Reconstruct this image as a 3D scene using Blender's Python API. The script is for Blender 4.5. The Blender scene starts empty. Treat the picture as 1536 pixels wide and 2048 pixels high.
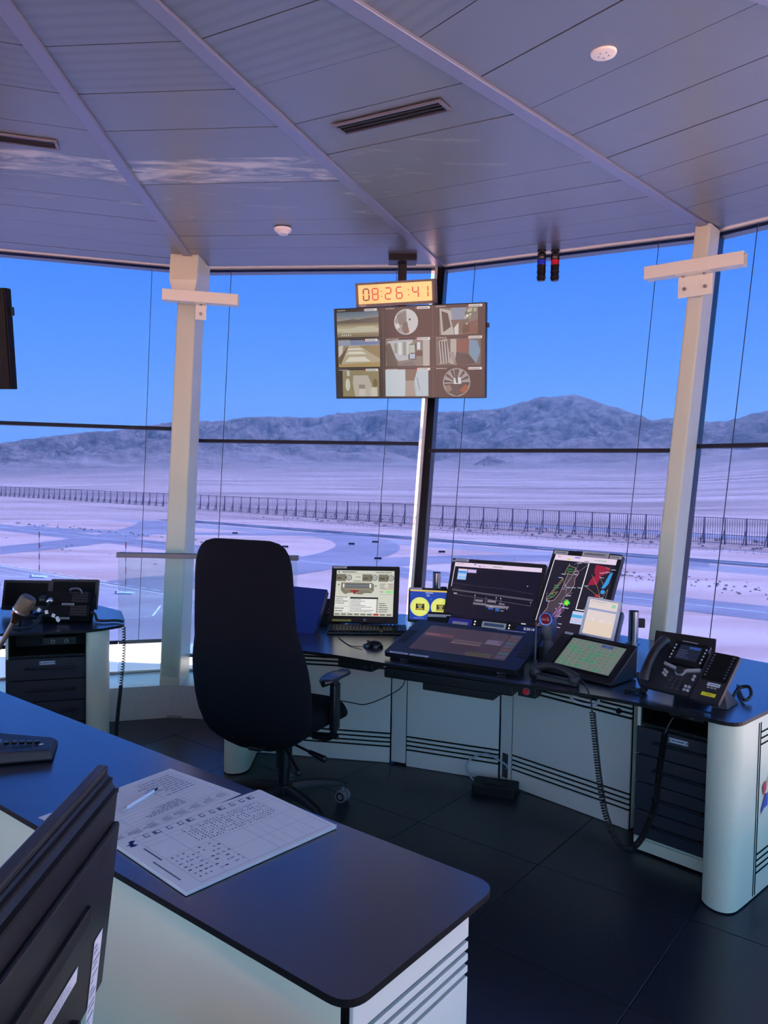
import bpy, math, random
from math import sin, cos, pi, radians, hypot, atan2, sqrt
from mathutils import Vector, Matrix, noise

random.seed(7)
S = bpy.context.scene
COL = S.collection

# ------------------------------------------------------------------ camera
PITCH, ROLL, EYE = 0.0444910787, 0.0184669615, 1.63
cf = Vector((0, cos(PITCH), -sin(PITCH)))
cu = Vector((0, sin(PITCH), cos(PITCH)))
cx = Vector((1, 0, 0))
cr = cos(ROLL) * cx + sin(ROLL) * cu
cu = -sin(ROLL) * cx + cos(ROLL) * cu
cam_d = bpy.data.cameras.new('camera')
cam = bpy.data.objects.new('camera', cam_d)
COL.objects.link(cam)
cam_d.sensor_fit = 'VERTICAL'
cam_d.sensor_height = 36.0
cam_d.lens = 1527.447 / 2048 * 36.0
cam_d.clip_start = 0.05
cam_d.clip_end = 30000
mw = Matrix((cr, cu, -cf)).transposed().to_4x4()
mw.translation = Vector((0, 0, EYE))
cam.matrix_world = mw
S.camera = cam

# ------------------------------------------------------------------ sky, sun, exposure
S.view_settings.view_transform = 'Standard'
S.view_settings.look = 'None'
S.view_settings.gamma = 1.0
S.view_settings.use_curve_mapping = False
S.view_settings.exposure = 0.0
S.cycles.transparent_max_bounces = 16
S.cycles.max_bounces = 8
S.cycles.diffuse_bounces = 5
S.cycles.sample_clamp_indirect = 6.0

SKY_STRENGTH = 2.0
W = bpy.data.worlds.new('sky')
S.world = W
W.use_nodes = True
nt = W.node_tree
bg = nt.nodes['Background']
tc = nt.nodes.new('ShaderNodeTexCoord')
sx = nt.nodes.new('ShaderNodeSeparateXYZ')
nt.links.new(tc.outputs['Generated'], sx.inputs[0])
rp = nt.nodes.new('ShaderNodeValToRGB')
nt.links.new(sx.outputs['Z'], rp.inputs[0])
el = rp.color_ramp.elements
el[0].position = 0.0; el[0].color = (0.72, 1.03, 1.36, 1)
el[1].position = 1.0; el[1].color = (0.09, 0.325, 0.90, 1)
for p, c in ((0.13, (0.42, 0.90, 1.42, 1)), (0.30, (0.15, 0.61, 1.40, 1)), (0.55, (0.11, 0.43, 1.15, 1))):
    e = rp.color_ramp.elements.new(p); e.color = c
nt.links.new(rp.outputs[0], bg.inputs[0])
bg.inputs[1].default_value = SKY_STRENGTH

SUN_EL, SUN_AZ = radians(61), radians(48)      # azimuth measured from +Y towards +X
sun_d = bpy.data.lights.new('sun', 'SUN')
sun_d.energy = 33.0
sun_d.color = (1.0, 0.81, 0.695)
sun_d.angle = radians(0.6)
sun = bpy.data.objects.new('sun', sun_d)
COL.objects.link(sun)
sd = Vector((sin(SUN_AZ) * cos(SUN_EL), cos(SUN_AZ) * cos(SUN_EL), sin(SUN_EL)))
sun.rotation_euler = sd.to_track_quat('Z', 'Y').to_euler()
sun.location = sd * 50

# ------------------------------------------------------------------ helpers
def lin(c):
    r = []
    for v in c[:3]:
        v = v / 255.0
        r.append(v / 12.92 if v <= 0.04045 else ((v + 0.055) / 1.055) ** 2.4)
    return (r[0], r[1], r[2], 1.0)

MATS = {}
def M(name, col, rough=0.5, metal=0.0, spec=0.5, emit=0.0, coat=0.0, bump=None, vary=None):
    """plain procedural principled; col in sRGB 0-255. bump=(scale,strength), vary=(scale,amount)"""
    if name in MATS: return MATS[name]
    m = bpy.data.materials.new(name); m.use_nodes = True
    n = m.node_tree; b = n.nodes['Principled BSDF']
    b.inputs['Base Color'].default_value = lin(col)
    b.inputs['Roughness'].default_value = rough
    b.inputs['Metallic'].default_value = metal
    b.inputs['Specular IOR Level'].default_value = spec
    b.inputs['Coat Weight'].default_value = coat
    if emit:
        b.inputs['Emission Color'].default_value = lin(col)
        b.inputs['Emission Strength'].default_value = emit
    if bump or vary:
        t = n.nodes.new('ShaderNodeTexCoord')
        nz = n.nodes.new('ShaderNodeTexNoise')
        nz.inputs['Scale'].default_value = (bump or vary)[0]
        nz.inputs['Detail'].default_value = 4
        n.links.new(t.outputs['Object'], nz.inputs['Vector'])
        if bump:
            bp = n.nodes.new('ShaderNodeBump')
            bp.inputs['Strength'].default_value = bump[1]
            bp.inputs['Distance'].default_value = 0.002
            n.links.new(nz.outputs[0], bp.inputs['Height'])
            n.links.new(bp.outputs[0], b.inputs['Normal'])
        if vary:
            mr = n.nodes.new('ShaderNodeMapRange')
            mr.inputs['From Min'].default_value = 0.3; mr.inputs['From Max'].default_value = 0.7
            mr.inputs['To Min'].default_value = 1 - vary[1]; mr.inputs['To Max'].default_value = 1 + vary[1]
            n.links.new(nz.outputs[0], mr.inputs[0])
            mx = n.nodes.new('ShaderNodeMix'); mx.data_type = 'RGBA'; mx.blend_type = 'MULTIPLY'
            mx.inputs[0].default_value = 1.0
            mx.inputs[6].default_value = lin(col)
            n.links.new(mr.outputs[0], mx.inputs[7])
            n.links.new(mx.outputs[2], b.inputs['Base Color'])
    MATS[name] = m
    return m

def attr_mat(name, emit, rough=0.35, spec=0.5, tint=1.0):
    """colour from the flat-print attribute; emit>0 for lit screens"""
    if name in MATS: return MATS[name]
    m = bpy.data.materials.new(name); m.use_nodes = True
    n = m.node_tree; b = n.nodes['Principled BSDF']
    a = n.nodes.new('ShaderNodeAttribute'); a.attribute_name = 'Col'
    if emit:
        b.inputs['Base Color'].default_value = (0.01, 0.01, 0.012, 1)
        n.links.new(a.outputs['Color'], b.inputs['Emission Color'])
        b.inputs['Emission Strength'].default_value = emit
    else:
        n.links.new(a.outputs['Color'], b.inputs['Base Color'])
    b.inputs['Roughness'].default_value = rough
    b.inputs['Specular IOR Level'].default_value = spec
    MATS[name] = m
    return m

def film_mat(name, tint, gloss=0.04, diff=None):
    if name in MATS: return MATS[name]
    m = bpy.data.materials.new(name); m.use_nodes = True
    n = m.node_tree; n.nodes.remove(n.nodes['Principled BSDF'])
    out = n.nodes['Material Output']
    tr = n.nodes.new('ShaderNodeBsdfTransparent'); tr.inputs[0].default_value = (*tint, 1)
    gl = n.nodes.new('ShaderNodeBsdfGlossy'); gl.inputs['Roughness'].default_value = 0.06
    gl.inputs[0].default_value = (0.9, 0.92, 1, 1)
    fr = n.nodes.new('ShaderNodeLayerWeight'); fr.inputs[0].default_value = 0.15
    mt = n.nodes.new('ShaderNodeMath'); mt.operation = 'MULTIPLY'; mt.inputs[1].default_value = gloss / 0.04
    mc = n.nodes.new('ShaderNodeMath'); mc.operation = 'MINIMUM'; mc.inputs[1].default_value = 0.6
    n.links.new(fr.outputs['Fresnel'], mt.inputs[0]); n.links.new(mt.outputs[0], mc.inputs[0])
    mx = n.nodes.new('ShaderNodeMixShader')
    n.links.new(mc.outputs[0], mx.inputs[0])
    n.links.new(tr.outputs[0], mx.inputs[1]); n.links.new(gl.outputs[0], mx.inputs[2])
    last = mx
    if diff:
        df = n.nodes.new('ShaderNodeBsdfDiffuse'); df.inputs[0].default_value = (*diff[1], 1)
        m2 = n.nodes.new('ShaderNodeMixShader'); m2.inputs[0].default_value = diff[0]
        n.links.new(mx.outputs[0], m2.inputs[1]); n.links.new(df.outputs[0], m2.inputs[2])
        last = m2
    n.links.new(last.outputs[0], out.inputs[0])
    MATS[name] = m
    return m

class MB:
    """collects shapes; build() links them as ONE mesh object"""
    def __init__(s): s.v = []; s.f = []; s.m = []; s.sm = []
    def add(s, vs, fs, mi=0, smooth=False):
        o = len(s.v); s.v += [tuple(p) for p in vs]
        for f in fs:
            s.f.append([i + o for i in f]); s.m.append(mi); s.sm.append(smooth)
        return s
    def box(s, c, d, mi=0, rot=None):
        x, y, z = d[0] / 2, d[1] / 2, d[2] / 2
        P = [Vector((a * x, b * y, e * z)) for e in (-1, 1) for b in (-1, 1) for a in (-1, 1)]
        if rot is not None: P = [rot @ p for p in P]
        P = [p + Vector(c) for p in P]
        return s.add(P, [(0, 2, 3, 1), (4, 5, 7, 6), (0, 1, 5, 4), (2, 6, 7, 3), (0, 4, 6, 2), (1, 3, 7, 5)], mi)
    def hexa(s, P, mi=0):   # 8 points: bottom ring ccw (0-3), top ring (4-7)
        return s.add(P, [(3, 2, 1, 0), (4, 5, 6, 7), (0, 1, 5, 4), (1, 2, 6, 5), (2, 3, 7, 6), (3, 0, 4, 7)], mi)
    def prism(s, poly, z0, z1, mi=0, smooth=False, mtx=None, side=None):
        n = len(poly)
        A = [Vector((p[0], p[1], z0)) for p in poly]; B = [Vector((p[0], p[1], z1)) for p in poly]
        if mtx is not None: A = [mtx @ p for p in A]; B = [mtx @ p for p in B]
        s.add(A + B, [(i, (i + 1) % n, n + (i + 1) % n, n + i) for i in range(n)], mi if side is None else side, smooth)
        s.add(A, [list(range(n))[::-1]], mi if side is None else side); s.add(B, [list(range(n))], mi)
        return s
    def cone(s, p0, p1, r0, r1, n=16, mi=0, caps=True, smooth=True):
        p0, p1 = Vector(p0), Vector(p1); d = (p1 - p0).normalized()
        a = d.orthogonal().normalized(); b = d.cross(a)
        R0 = [p0 + (a * cos(2 * pi * i / n) + b * sin(2 * pi * i / n)) * r0 for i in range(n)]
        R1 = [p1 + (a * cos(2 * pi * i / n) + b * sin(2 * pi * i / n)) * r1 for i in range(n)]
        s.add(R0 + R1, [(i, (i + 1) % n, n + (i + 1) % n, n + i) for i in range(n)], mi, smooth)
        if caps:
            s.add(R0, [list(range(n))[::-1]], mi); s.add(R1, [list(range(n))], mi)
        return s
    def cyl(s, p0, p1, r, n=16, mi=0): return s.cone(p0, p1, r, r, n, mi)
    def lathe(s, prof, n=24, mi=0, mtx=None, smooth=True):
        """profile of (r,z) about local z"""
        k = len(prof); P = []
        for r, z in prof:
            for i in range(n):
                p = Vector((r * cos(2 * pi * i / n), r * sin(2 * pi * i / n), z)); P.append(mtx @ p if mtx is not None else p)
        F = [(j * n + i, j * n + (i + 1) % n, (j + 1) * n + (i + 1) % n, (j + 1) * n + i) for j in range(k - 1) for i in range(n)]
        s.add(P, F, mi, smooth)
        if prof[0][0] > 1e-5: s.add(P[:n], [list(range(n))[::-1]], mi)
        if prof[-1][0] > 1e-5: s.add(P[-n:], [list(range(n))], mi)
        return s
    def tube(s, path, r, n=8, mi=0, radii=None):
        path = [Vector(p) for p in path]; k = len(path)
        t0 = (path[1] - path[0]).normalized(); a = t0.orthogonal().normalized(); P = []
        for i in range(k):
            t = (path[min(i + 1, k - 1)] - path[max(i - 1, 0)])
            t = t.normalized() if t.length > 1e-9 else t0
            a = (a - t * a.dot(t)); a = a.normalized() if a.length > 1e-6 else t.orthogonal().normalized()
            b = t.cross(a); rr = radii[i] if radii else r
            for j in range(n): P.append(path[i] + (a * cos(2 * pi * j / n) + b * sin(2 * pi * j / n)) * rr)
        F = [(i * n + j, i * n + (j + 1) % n, (i + 1) * n + (j + 1) % n, (i + 1) * n + j) for i in range(k - 1) for j in range(n)]
        s.add(P, F, mi, True)
        s.add(P[:n], [list(range(n))[::-1]], mi); s.add(P[-n:], [list(range(n))], mi)
        return s
    def loft(s, rings, mi=0, cap=True):
        n = len(rings[0]); P = [p for r in rings for p in r]
        F = [(i * n + j, i * n + (j + 1) % n, (i + 1) * n + (j + 1) % n, (i + 1) * n + j) for i in range(len(rings) - 1) for j in range(n)]
        if cap: F += [list(range(n))[::-1], list(range(len(P) - n, len(P)))]
        return s.add(P, F, mi, True)
    def sphere(s, c, r, mi=0, nu=14, nv=8, sc=(1, 1, 1)):
        pr = [(max(1e-4, r * sin(pi * i / nv)), -r * cos(pi * i / nv)) for i in range(nv + 1)]
        mt = Matrix.Translation(Vector(c)) @ Matrix.Diagonal((*sc, 1))
        return s.lathe(pr, nu, mi, mt)
    def build(s, name, mats, parent=None, bevel=0.0, loc=None, mtx=None, seg=2):
        me = bpy.data.meshes.new(name)
        me.from_pydata(s.v, [], s.f)
        mats = mats if isinstance(mats, (list, tuple)) else [mats]
        for m in mats: me.materials.append(m)
        me.polygons.foreach_set('material_index', s.m)
        me.polygons.foreach_set('use_smooth', s.sm)
        me.update()
        if any(s.sm): me.set_sharp_from_angle(angle=radians(42))
        o = bpy.data.objects.new(name, me); COL.objects.link(o)
        if parent is not None: o.parent = parent
        if mtx is not None: o.matrix_local = mtx
        elif loc is not None: o.location = loc
        if bevel:
            b = o.modifiers.new('bevel', 'BEVEL'); b.width = bevel; b.segments = seg
            b.limit_method = 'ANGLE'; b.angle_limit = radians(40)
        return o

def tag(o, label, cat, group=None):
    o['label'] = label; o['category'] = cat
    if group: o['group'] = group
    return o
def thing(name, label, cat, loc=(0, 0, 0), rz=0.0, group=None, mtx=None):
    o = bpy.data.objects.new(name, None); COL.objects.link(o)
    o.empty_display_size = 0.1
    if mtx is not None: o.matrix_world = mtx
    else: o.location = loc; o.rotation_euler = (0, 0, rz)
    return tag(o, label, cat, group)
def struct(o): o['kind'] = 'structure'; return o
def stuff(o): o['kind'] = 'stuff'; return o
def plabel(o, t): o['label'] = t; return o

def copy_tree(root, loc=None, rz=None, label=None, mtx=None):
    kids = {}
    for ob in list(COL.objects):
        if ob.parent: kids.setdefault(ob.parent.name, []).append(ob)
    def rec(o, par):
        c = o.copy(); COL.objects.link(c); c.parent = par
        for ch in kids.get(o.name, []): rec(ch, c)
        return c
    r = rec(root, None)
    if mtx is not None: r.matrix_world = mtx
    else:
        if loc is not None: r.location = loc
        if rz is not None: r.rotation_euler = (0, 0, rz)
    if label: r['label'] = label
    return r

def frame(C, yaw, tilt, roll=0.0):
    """panel frame: local x right, y away from the viewer, z up along the panel; tilt leans the top away"""
    ya, ti = radians(yaw), radians(tilt)
    right = Vector((cos(ya), sin(ya), 0))
    n = Vector((sin(ya) * cos(ti), -cos(ya) * cos(ti), sin(ti)))
    up = n.cross(right)
    ro = radians(roll)
    right, up = cos(ro) * right + sin(ro) * up, -sin(ro) * right + cos(ro) * up
    m = Matrix((right, -n, up)).transposed().to_4x4()
    m.translation = Vector(C)
    return m

# lettering: meshes made from Blender's own font
_tx = {}
def text_tris(s):
    if s in _tx: return _tx[s]
    cu_ = bpy.data.curves.new('t', 'FONT'); cu_.body = s; cu_.resolution_u = 2
    cu_.align_x = 'LEFT'
    ob = bpy.data.objects.new('t', cu_); COL.objects.link(ob)
    me = ob.to_mesh()
    P = [(v.co.x, v.co.y) for v in me.vertices]; F = [list(p.vertices) for p in me.polygons]
    ob.to_mesh_clear()
    bpy.data.objects.remove(ob); bpy.data.curves.remove(cu_)
    if P:
        x0 = min(p[0] for p in P); x1 = max(p[0] for p in P)
    else: x0 = x1 = 0
    _tx[s] = ([(p[0] - x0, p[1]) for p in P], F, x1 - x0)
    return _tx[s]

class Canvas:
    """flat print or screen picture; u right 0-1, v down 0-1 over w x h metres, layered towards -y"""
    EPS = 0.00025
    def __init__(s, w, h): s.w, s.h = w, h; s.v = []; s.f = []; s.c = []
    def P(s, u, v, l): return ((u - .5) * s.w, -l * s.EPS, (.5 - v) * s.h)
    def raw(s, pts, faces, col):
        o = len(s.v); s.v += pts
        for f in faces: s.f.append([i + o for i in f]); s.c.append(lin(col))
    def poly(s, pts, col, l=1):
        P = [s.P(u, v, l) for u, v in pts]
        a = sum(P[i][0] * P[(i + 1) % len(P)][2] - P[(i + 1) % len(P)][0] * P[i][2] for i in range(len(P)))
        if a < 0: P = P[::-1]
        s.raw(P, [list(range(len(P)))], col); return s
    def rect(s, u0, v0, u1, v1, col, l=1): return s.poly([(u0, v0), (u0, v1), (u1, v1), (u1, v0)], col, l)
    def line(s, pts, wd, col, l=2):
        for (a, b), (c, d) in zip(pts[:-1], pts[1:]):
            dx, dy = (c - a) * s.w, (d - b) * s.h; L = hypot(dx, dy) or 1
            nx, ny = -dy / L * wd / 2 / s.w, dx / L * wd / 2 / s.h
            s.poly([(a + nx, b + ny), (c + nx, d + ny), (c - nx, d - ny), (a - nx, b - ny)], col, l)
        return s
    def disc(s, u, v, r, col, l=1, n=24, ry=None, a0=0, a1=2 * pi):
        ry = ry or r
        full = abs(a1 - a0 - 2 * pi) < 1e-6
        k = n if full else n + 1
        pts = [(u + r * cos(a0 + (a1 - a0) * i / n) / s.w, v + ry * sin(a0 + (a1 - a0) * i / n) / s.h) for i in range(k)]
        if not full: pts.append((u, v))
        return s.poly(pts, col, l)
    def ring(s, u, v, r, wd, col, l=2, n=24):
        pts = [(u + r * cos(2 * pi * i / n) / s.w, v + r * sin(2 * pi * i / n) / s.h) for i in range(n + 1)]
        return s.line(pts, wd, col, l)
    def text(s, t, u, v, size, col, l=3, align='c', rot=0.0):
        P, F, wd = text_tris(t)
        ox = -wd / 2 if align == 'c' else (0 if align == 'l' else -wd)
        bx, by = (u - .5) * s.w, (.5 - v) * s.h
        cr_, sr_ = cos(rot), sin(rot)
        pts = []
        for x, y in P:
            x = (x + ox) * size; y = (y - .35) * size
            pts.append((bx + x * cr_ - y * sr_, -l * s.EPS, by + x * sr_ + y * cr_))
        s.raw(pts, F, col); return s
    def build(s, name, mat, parent, loc=(0, 0, 0), mtx=None):
        me = bpy.data.meshes.new(name); me.from_pydata(s.v, [], s.f); me.materials.append(mat)
        at = me.attributes.new('Col', 'FLOAT_COLOR', 'CORNER')
        d = []
        for f, c in zip(s.f, s.c): d += list(c) * len(f)
        at.data.foreach_set('color', d)
        me.update()
        o = bpy.data.objects.new(name, me); COL.objects.link(o); o.parent = parent
        if mtx is not None: o.matrix_local = mtx
        else: o.location = loc
        return o

def bars(cv, u0, v0, u1, v1, rows, col, fill=(.5, .95), l=2, th=.5, rnd=None):
    """rows of unreadable small print as short bars"""
    r = rnd or random
    dv = (v1 - v0) / rows
    for i in range(rows):
        u = u0; lim = u0 + (u1 - u0) * r.uniform(*fill)
        while u < lim:
            w = r.uniform(.03, .12) * (u1 - u0)
            cv.rect(u, v0 + dv * (i + .5 - th / 2), min(u + w, lim), v0 + dv * (i + .5 + th / 2), col, l)
            u += w + .018 * (u1 - u0)

def rounded(poly, rad, n=5):
    """round the corners of a 2D polygon; rad a number or list"""
    out = []; k = len(poly)
    for i in range(k):
        r = rad[i] if isinstance(rad, (list, tuple)) else rad
        p0, p, p1 = Vector(poly[i - 1]), Vector(poly[i]), Vector(poly[(i + 1) % k])
        if r <= 1e-6: out.append((p.x, p.y)); continue
        a = (p0 - p); b = (p1 - p); r = min(r, a.length * .49, b.length * .49)
        A = p + a.normalized() * r; B = p + b.normalized() * r
        for j in range(n + 1):
            t = j / n
            q = A * (1 - t) ** 2 + p * 2 * t * (1 - t) + B * t * t
            out.append((q.x, q.y))
    return out
def rrect(w, h, r, cx_=0, cy_=0): return rounded([(cx_ - w / 2, cy_ - h / 2), (cx_ + w / 2, cy_ - h / 2), (cx_ + w / 2, cy_ + h / 2), (cx_ - w / 2, cy_ + h / 2)], r, 4)
XZ = Matrix(((1, 0, 0, 0), (0, 0, 1, 0), (0, 1, 0, 0), (0, 0, 0, 1)))   # prism (x,y,z)->(x,z,y): profile in x-z, depth along y

def smooth_path(pts, n=8):
    pts = [Vector(p) for p in pts]; out = []
    for i in range(len(pts) - 1):
        p0, p1, p2, p3 = pts[max(i - 1, 0)], pts[i], pts[i + 1], pts[min(i + 2, len(pts) - 1)]
        for j in range(n):
            t = j / n
            out.append(0.5 * ((2 * p1) + (-p0 + p2) * t + (2 * p0 - 5 * p1 + 4 * p2 - p3) * t * t + (-p0 + 3 * p1 - 3 * p2 + p3) * t ** 3))
    out.append(pts[-1]); return out
def coil(path, R, pitch, seg=7):
    """helix wound along a path; pitch a number or function of 0-1"""
    path = smooth_path(path, 24); L = [0]
    for a, b in zip(path[:-1], path[1:]): L.append(L[-1] + (b - a).length)
    T = L[-1]; out = []; s = 0; ang = 0; i = 0; a = None
    while s < T:
        while i < len(L) - 2 and L[i + 1] < s: i += 1
        t = (s - L[i]) / max(L[i + 1] - L[i], 1e-9); p = path[i].lerp(path[i + 1], t)
        d = (path[i + 1] - path[i]).normalized()
        a = d.orthogonal().normalized() if a is None else (a - d * a.dot(d)).normalized()
        b = d.cross(a)
        out.append(p + (a * cos(ang) + b * sin(ang)) * R)
        pt = pitch(s / T) if callable(pitch) else pitch
        ang += 2 * pi / seg; s += pt / seg
    return out

# ------------------------------------------------------------------ materials
CREAM = M('cream_paint', (214, 222, 198), 0.42, vary=(3, .03))
PANEL = M('console_white_laminate', (226, 226, 214), 0.38, vary=(2, .03))
BLACK = M('matt_black', (10, 11, 14), 0.55)
BLACKP = M('black_plastic', (16, 17, 21), 0.42, bump=(300, .08))
BLACKG = M('gloss_black', (8, 9, 12), 0.12)
DARKP = M('charcoal_plastic', (34, 36, 42), 0.5, bump=(250, .1))
GREYP = M('grey_plastic', (92, 96, 104), 0.45)
LGREY = M('light_grey_plastic', (176, 178, 178), 0.4)
CHROME = M('brushed_aluminium', (190, 192, 196), 0.28, metal=1.0)
STEEL = M('steel', (150, 152, 158), 0.35, metal=1.0)
WORKTOP = M('worktop_dark_laminate', (27, 31, 48), 0.26, spec=.5, coat=.6, bump=(900, .05)); WORKTOP.node_tree.nodes['Principled BSDF'].inputs['IOR'].default_value = 2.3; WORKTOP.node_tree.nodes['Principled BSDF'].inputs['Coat Roughness'].default_value = .22
EDGE = M('worktop_edge', (9, 9, 12), 0.5, spec=.3)
DRAWER = M('drawer_dark_grey', (43, 45, 54), 0.6, bump=(500, .05))
FABRIC = M('chair_fabric', (12, 15, 23), 0.9, spec=0.2, bump=(700, .5))
WHITEL = M('label_white', (228, 228, 226), 0.5)
YELLOW = M('label_yellow', (222, 208, 40), 0.5)
RED = M('red_button', (190, 30, 45), 0.35)
BLUEB = M('binder_blue', (18, 52, 128), 0.4)
PAPER = attr_mat('printed_paper', 0, rough=0.8, spec=0.1)
PRINT = attr_mat('printed_label', 0, rough=0.5, spec=0.3)
SCREEN = attr_mat('lit_screen', 1.0, rough=0.22, spec=0.35)
SCREEN_DIM = attr_mat('lit_screen_matt', 1.0, rough=0.5, spec=0.3)

# ------------------------------------------------------------------ the room: a regular sixteen-sided cab leaning outwards
C0 = Vector((-1.0303, 1.1907)); RT, ZT, LEAN, PH0, STEP = 4.968, 3.25, 0.22375, -0.096358, pi / 8
ZB = 0.22                                      # top of the perimeter ledge
def rad_dir(i): a = PH0 + i * STEP; return Vector((sin(a), cos(a)))
def corner(i, z, off=0.0):
    q = C0 + rad_dir(i) * (RT - LEAN * (ZT - z) + off); return Vector((q.x, q.y, z))
def ceil_z(r): return ZT - 0.0673 * (RT - r)
def polar(r, i, z): q = C0 + rad_dir(i) * r; return Vector((q.x, q.y, z))
def ring_pts(r, z=0): return [polar(r, k, z) for k in range(15, -1, -1)]

# floor: dark sealed raised-floor tiles over a slab
FLOOR_SLAB = M('floor_joint_black', (12, 13, 16), 0.8)
TILE = M('floor_tile_dark', (33, 37, 47), 0.30, spec=0.5, bump=(60, .04), vary=(1.3, .12))
b = MB(); b.prism([(p.x, p.y) for p in ring_pts(4.9)], -0.16, -0.012)
floor = struct(b.build('floor', FLOOR_SLAB))
tb = MB(); tb.box((0, 0, -0.006), (0.619, 0.619, 0.012))
TA = radians(52); TS = 0.622
tdx = Vector((cos(TA), sin(TA))); tdy = Vector((-sin(TA), cos(TA))); tn = Vector((-1.278, 4.710))
first = None; ntile = 0
for i in range(-16, 6):
    for j in range(-6, 16):
        c = tn + tdx * (i + .5) * TS + tdy * (j - 9.5) * TS
        if (c - C0).length > 4.45: continue
        if first is None:
            first = tb.build('floor_tile', TILE, floor, bevel=0.0006, seg=1); o = first
        else:
            o = first.copy(); COL.objects.link(o)
        o.location = (c.x, c.y, random.uniform(-.0006, 0)); o.rotation_euler = (0, 0, TA); ntile += 1

# perimeter ledge (raised step below the glass)
LEDGE = M('ledge_pale_terrazzo', (216, 219, 214), 0.35, vary=(25, .05))
b = MB()
for k in range(16):
    a0, a1 = polar(3.88, k, 0), polar(3.88, k + 1, 0)
    c0, c1 = corner(k, ZB, .06), corner(k + 1, ZB, .06)
    lo = [Vector((p.x, p.y, 0)) for p in (a0, a1, c1, c0)]; hi = [Vector((p.x, p.y, ZB)) for p in (a0, a1, c1, c0)]
    b.hexa(lo + hi)
ledge = struct(b.build('trim_1', LEDGE))

# ceiling: slab plus radial metal strips and trapezoid panels
VOID = M('ceiling_void', (14, 14, 18), 0.9)
def ceiling_mat(name, stain, perf):
    m = bpy.data.materials.new(name); m.use_nodes = True
    n = m.node_tree; b = n.nodes['Principled BSDF']
    b.inputs['Metallic'].default_value = 0.55
    t = n.nodes.new('ShaderNodeTexCoord')
    mp = n.nodes.new('ShaderNodeMapping'); mp.inputs['Scale'].default_value = (1.6, 5, 3)
    n.links.new(t.outputs['Object'], mp.inputs[0])
    nz = n.nodes.new('ShaderNodeTexNoise'); nz.inputs['Scale'].default_value = 1.7; nz.inputs['Detail'].default_value = 7; nz.inputs['Roughness'].default_value = .62
    nz.inputs['Distortion'].default_value = 1.2
    n.links.new(mp.outputs[0], nz.inputs[0])
    r = n.nodes.new('ShaderNodeValToRGB')
    base = lin((132, 139, 142)); st = lin((226, 214, 186))
    lo, hi = (0.42, 0.60) if stain > .7 else ((0.57, 0.74) if stain > .2 else (0.70, 0.9))
    r.color_ramp.elements[0].position = lo; r.color_ramp.elements[0].color = base
    k = min(1, stain + .15)
    r.color_ramp.elements[1].position = hi; r.color_ramp.elements[1].color = tuple(base[i] * (1 - k) + st[i] * k for i in range(3)) + (1,)
    n.links.new(nz.outputs[0], r.inputs[0])
    rr = n.nodes.new('ShaderNodeMapRange'); rr.inputs['To Min'].default_value = .30; rr.inputs['To Max'].default_value = .42
    n.links.new(nz.outputs[0], rr.inputs[0]); n.links.new(rr.outputs[0], b.inputs['Roughness'])
    out = r.outputs[0]
    if perf:
        vo = n.nodes.new('ShaderNodeTexVoronoi'); vo.inputs['Scale'].default_value = 230; vo.inputs['Randomness'].default_value = 0
        n.links.new(t.outputs['Object'], vo.inputs['Vector'])
        mr = n.nodes.new('ShaderNodeMapRange'); mr.inputs['From Min'].default_value = .22; mr.inputs['From Max'].default_value = .34
        mr.inputs['To Min'].default_value = .55; mr.inputs['To Max'].default_value = 1
        n.links.new(vo.outputs['Distance'], mr.inputs[0])
        mx = n.nodes.new('ShaderNodeMix'); mx.data_type = 'RGBA'; mx.blend_type = 'MULTIPLY'; mx.inputs[0].default_value = 1
        n.links.new(out, mx.inputs[6]); n.links.new(mr.outputs[0], mx.inputs[7]); out = mx.outputs[2]
    n.links.new(out, b.inputs['Base Color'])
    return m
CP_PERF = ceiling_mat('ceiling_metal_perforated', .1, True)
CP_CLEAN = ceiling_mat('ceiling_metal', .12, False)
CP_STAIN = ceiling_mat('ceiling_metal_scuffed', .45, False)
CP_WORN = ceiling_mat('ceiling_metal_worn', .9, False)
RIB = M('ceiling_strip', (132, 140, 160), 0.38, metal=0.4)
b = MB()
for k in range(16):
    A, B_ = polar(RT + .12, k, ceil_z(RT) + .03), polar(RT + .12, k + 1, ceil_z(RT) + .03)
    T = Vector((C0.x, C0.y, ceil_z(0) + .03)); up = Vector((0, 0, .1))
    b.add([T, A, B_, T + up, A + up, B_ + up], [(0, 2, 1), (3, 4, 5), (1, 2, 5, 4)])
ceiling = struct(b.build('ceiling', VOID))
RINGS = [0.28 + .36 * k for k in range(14)]
RINGS[-1] = RT + .02
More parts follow.
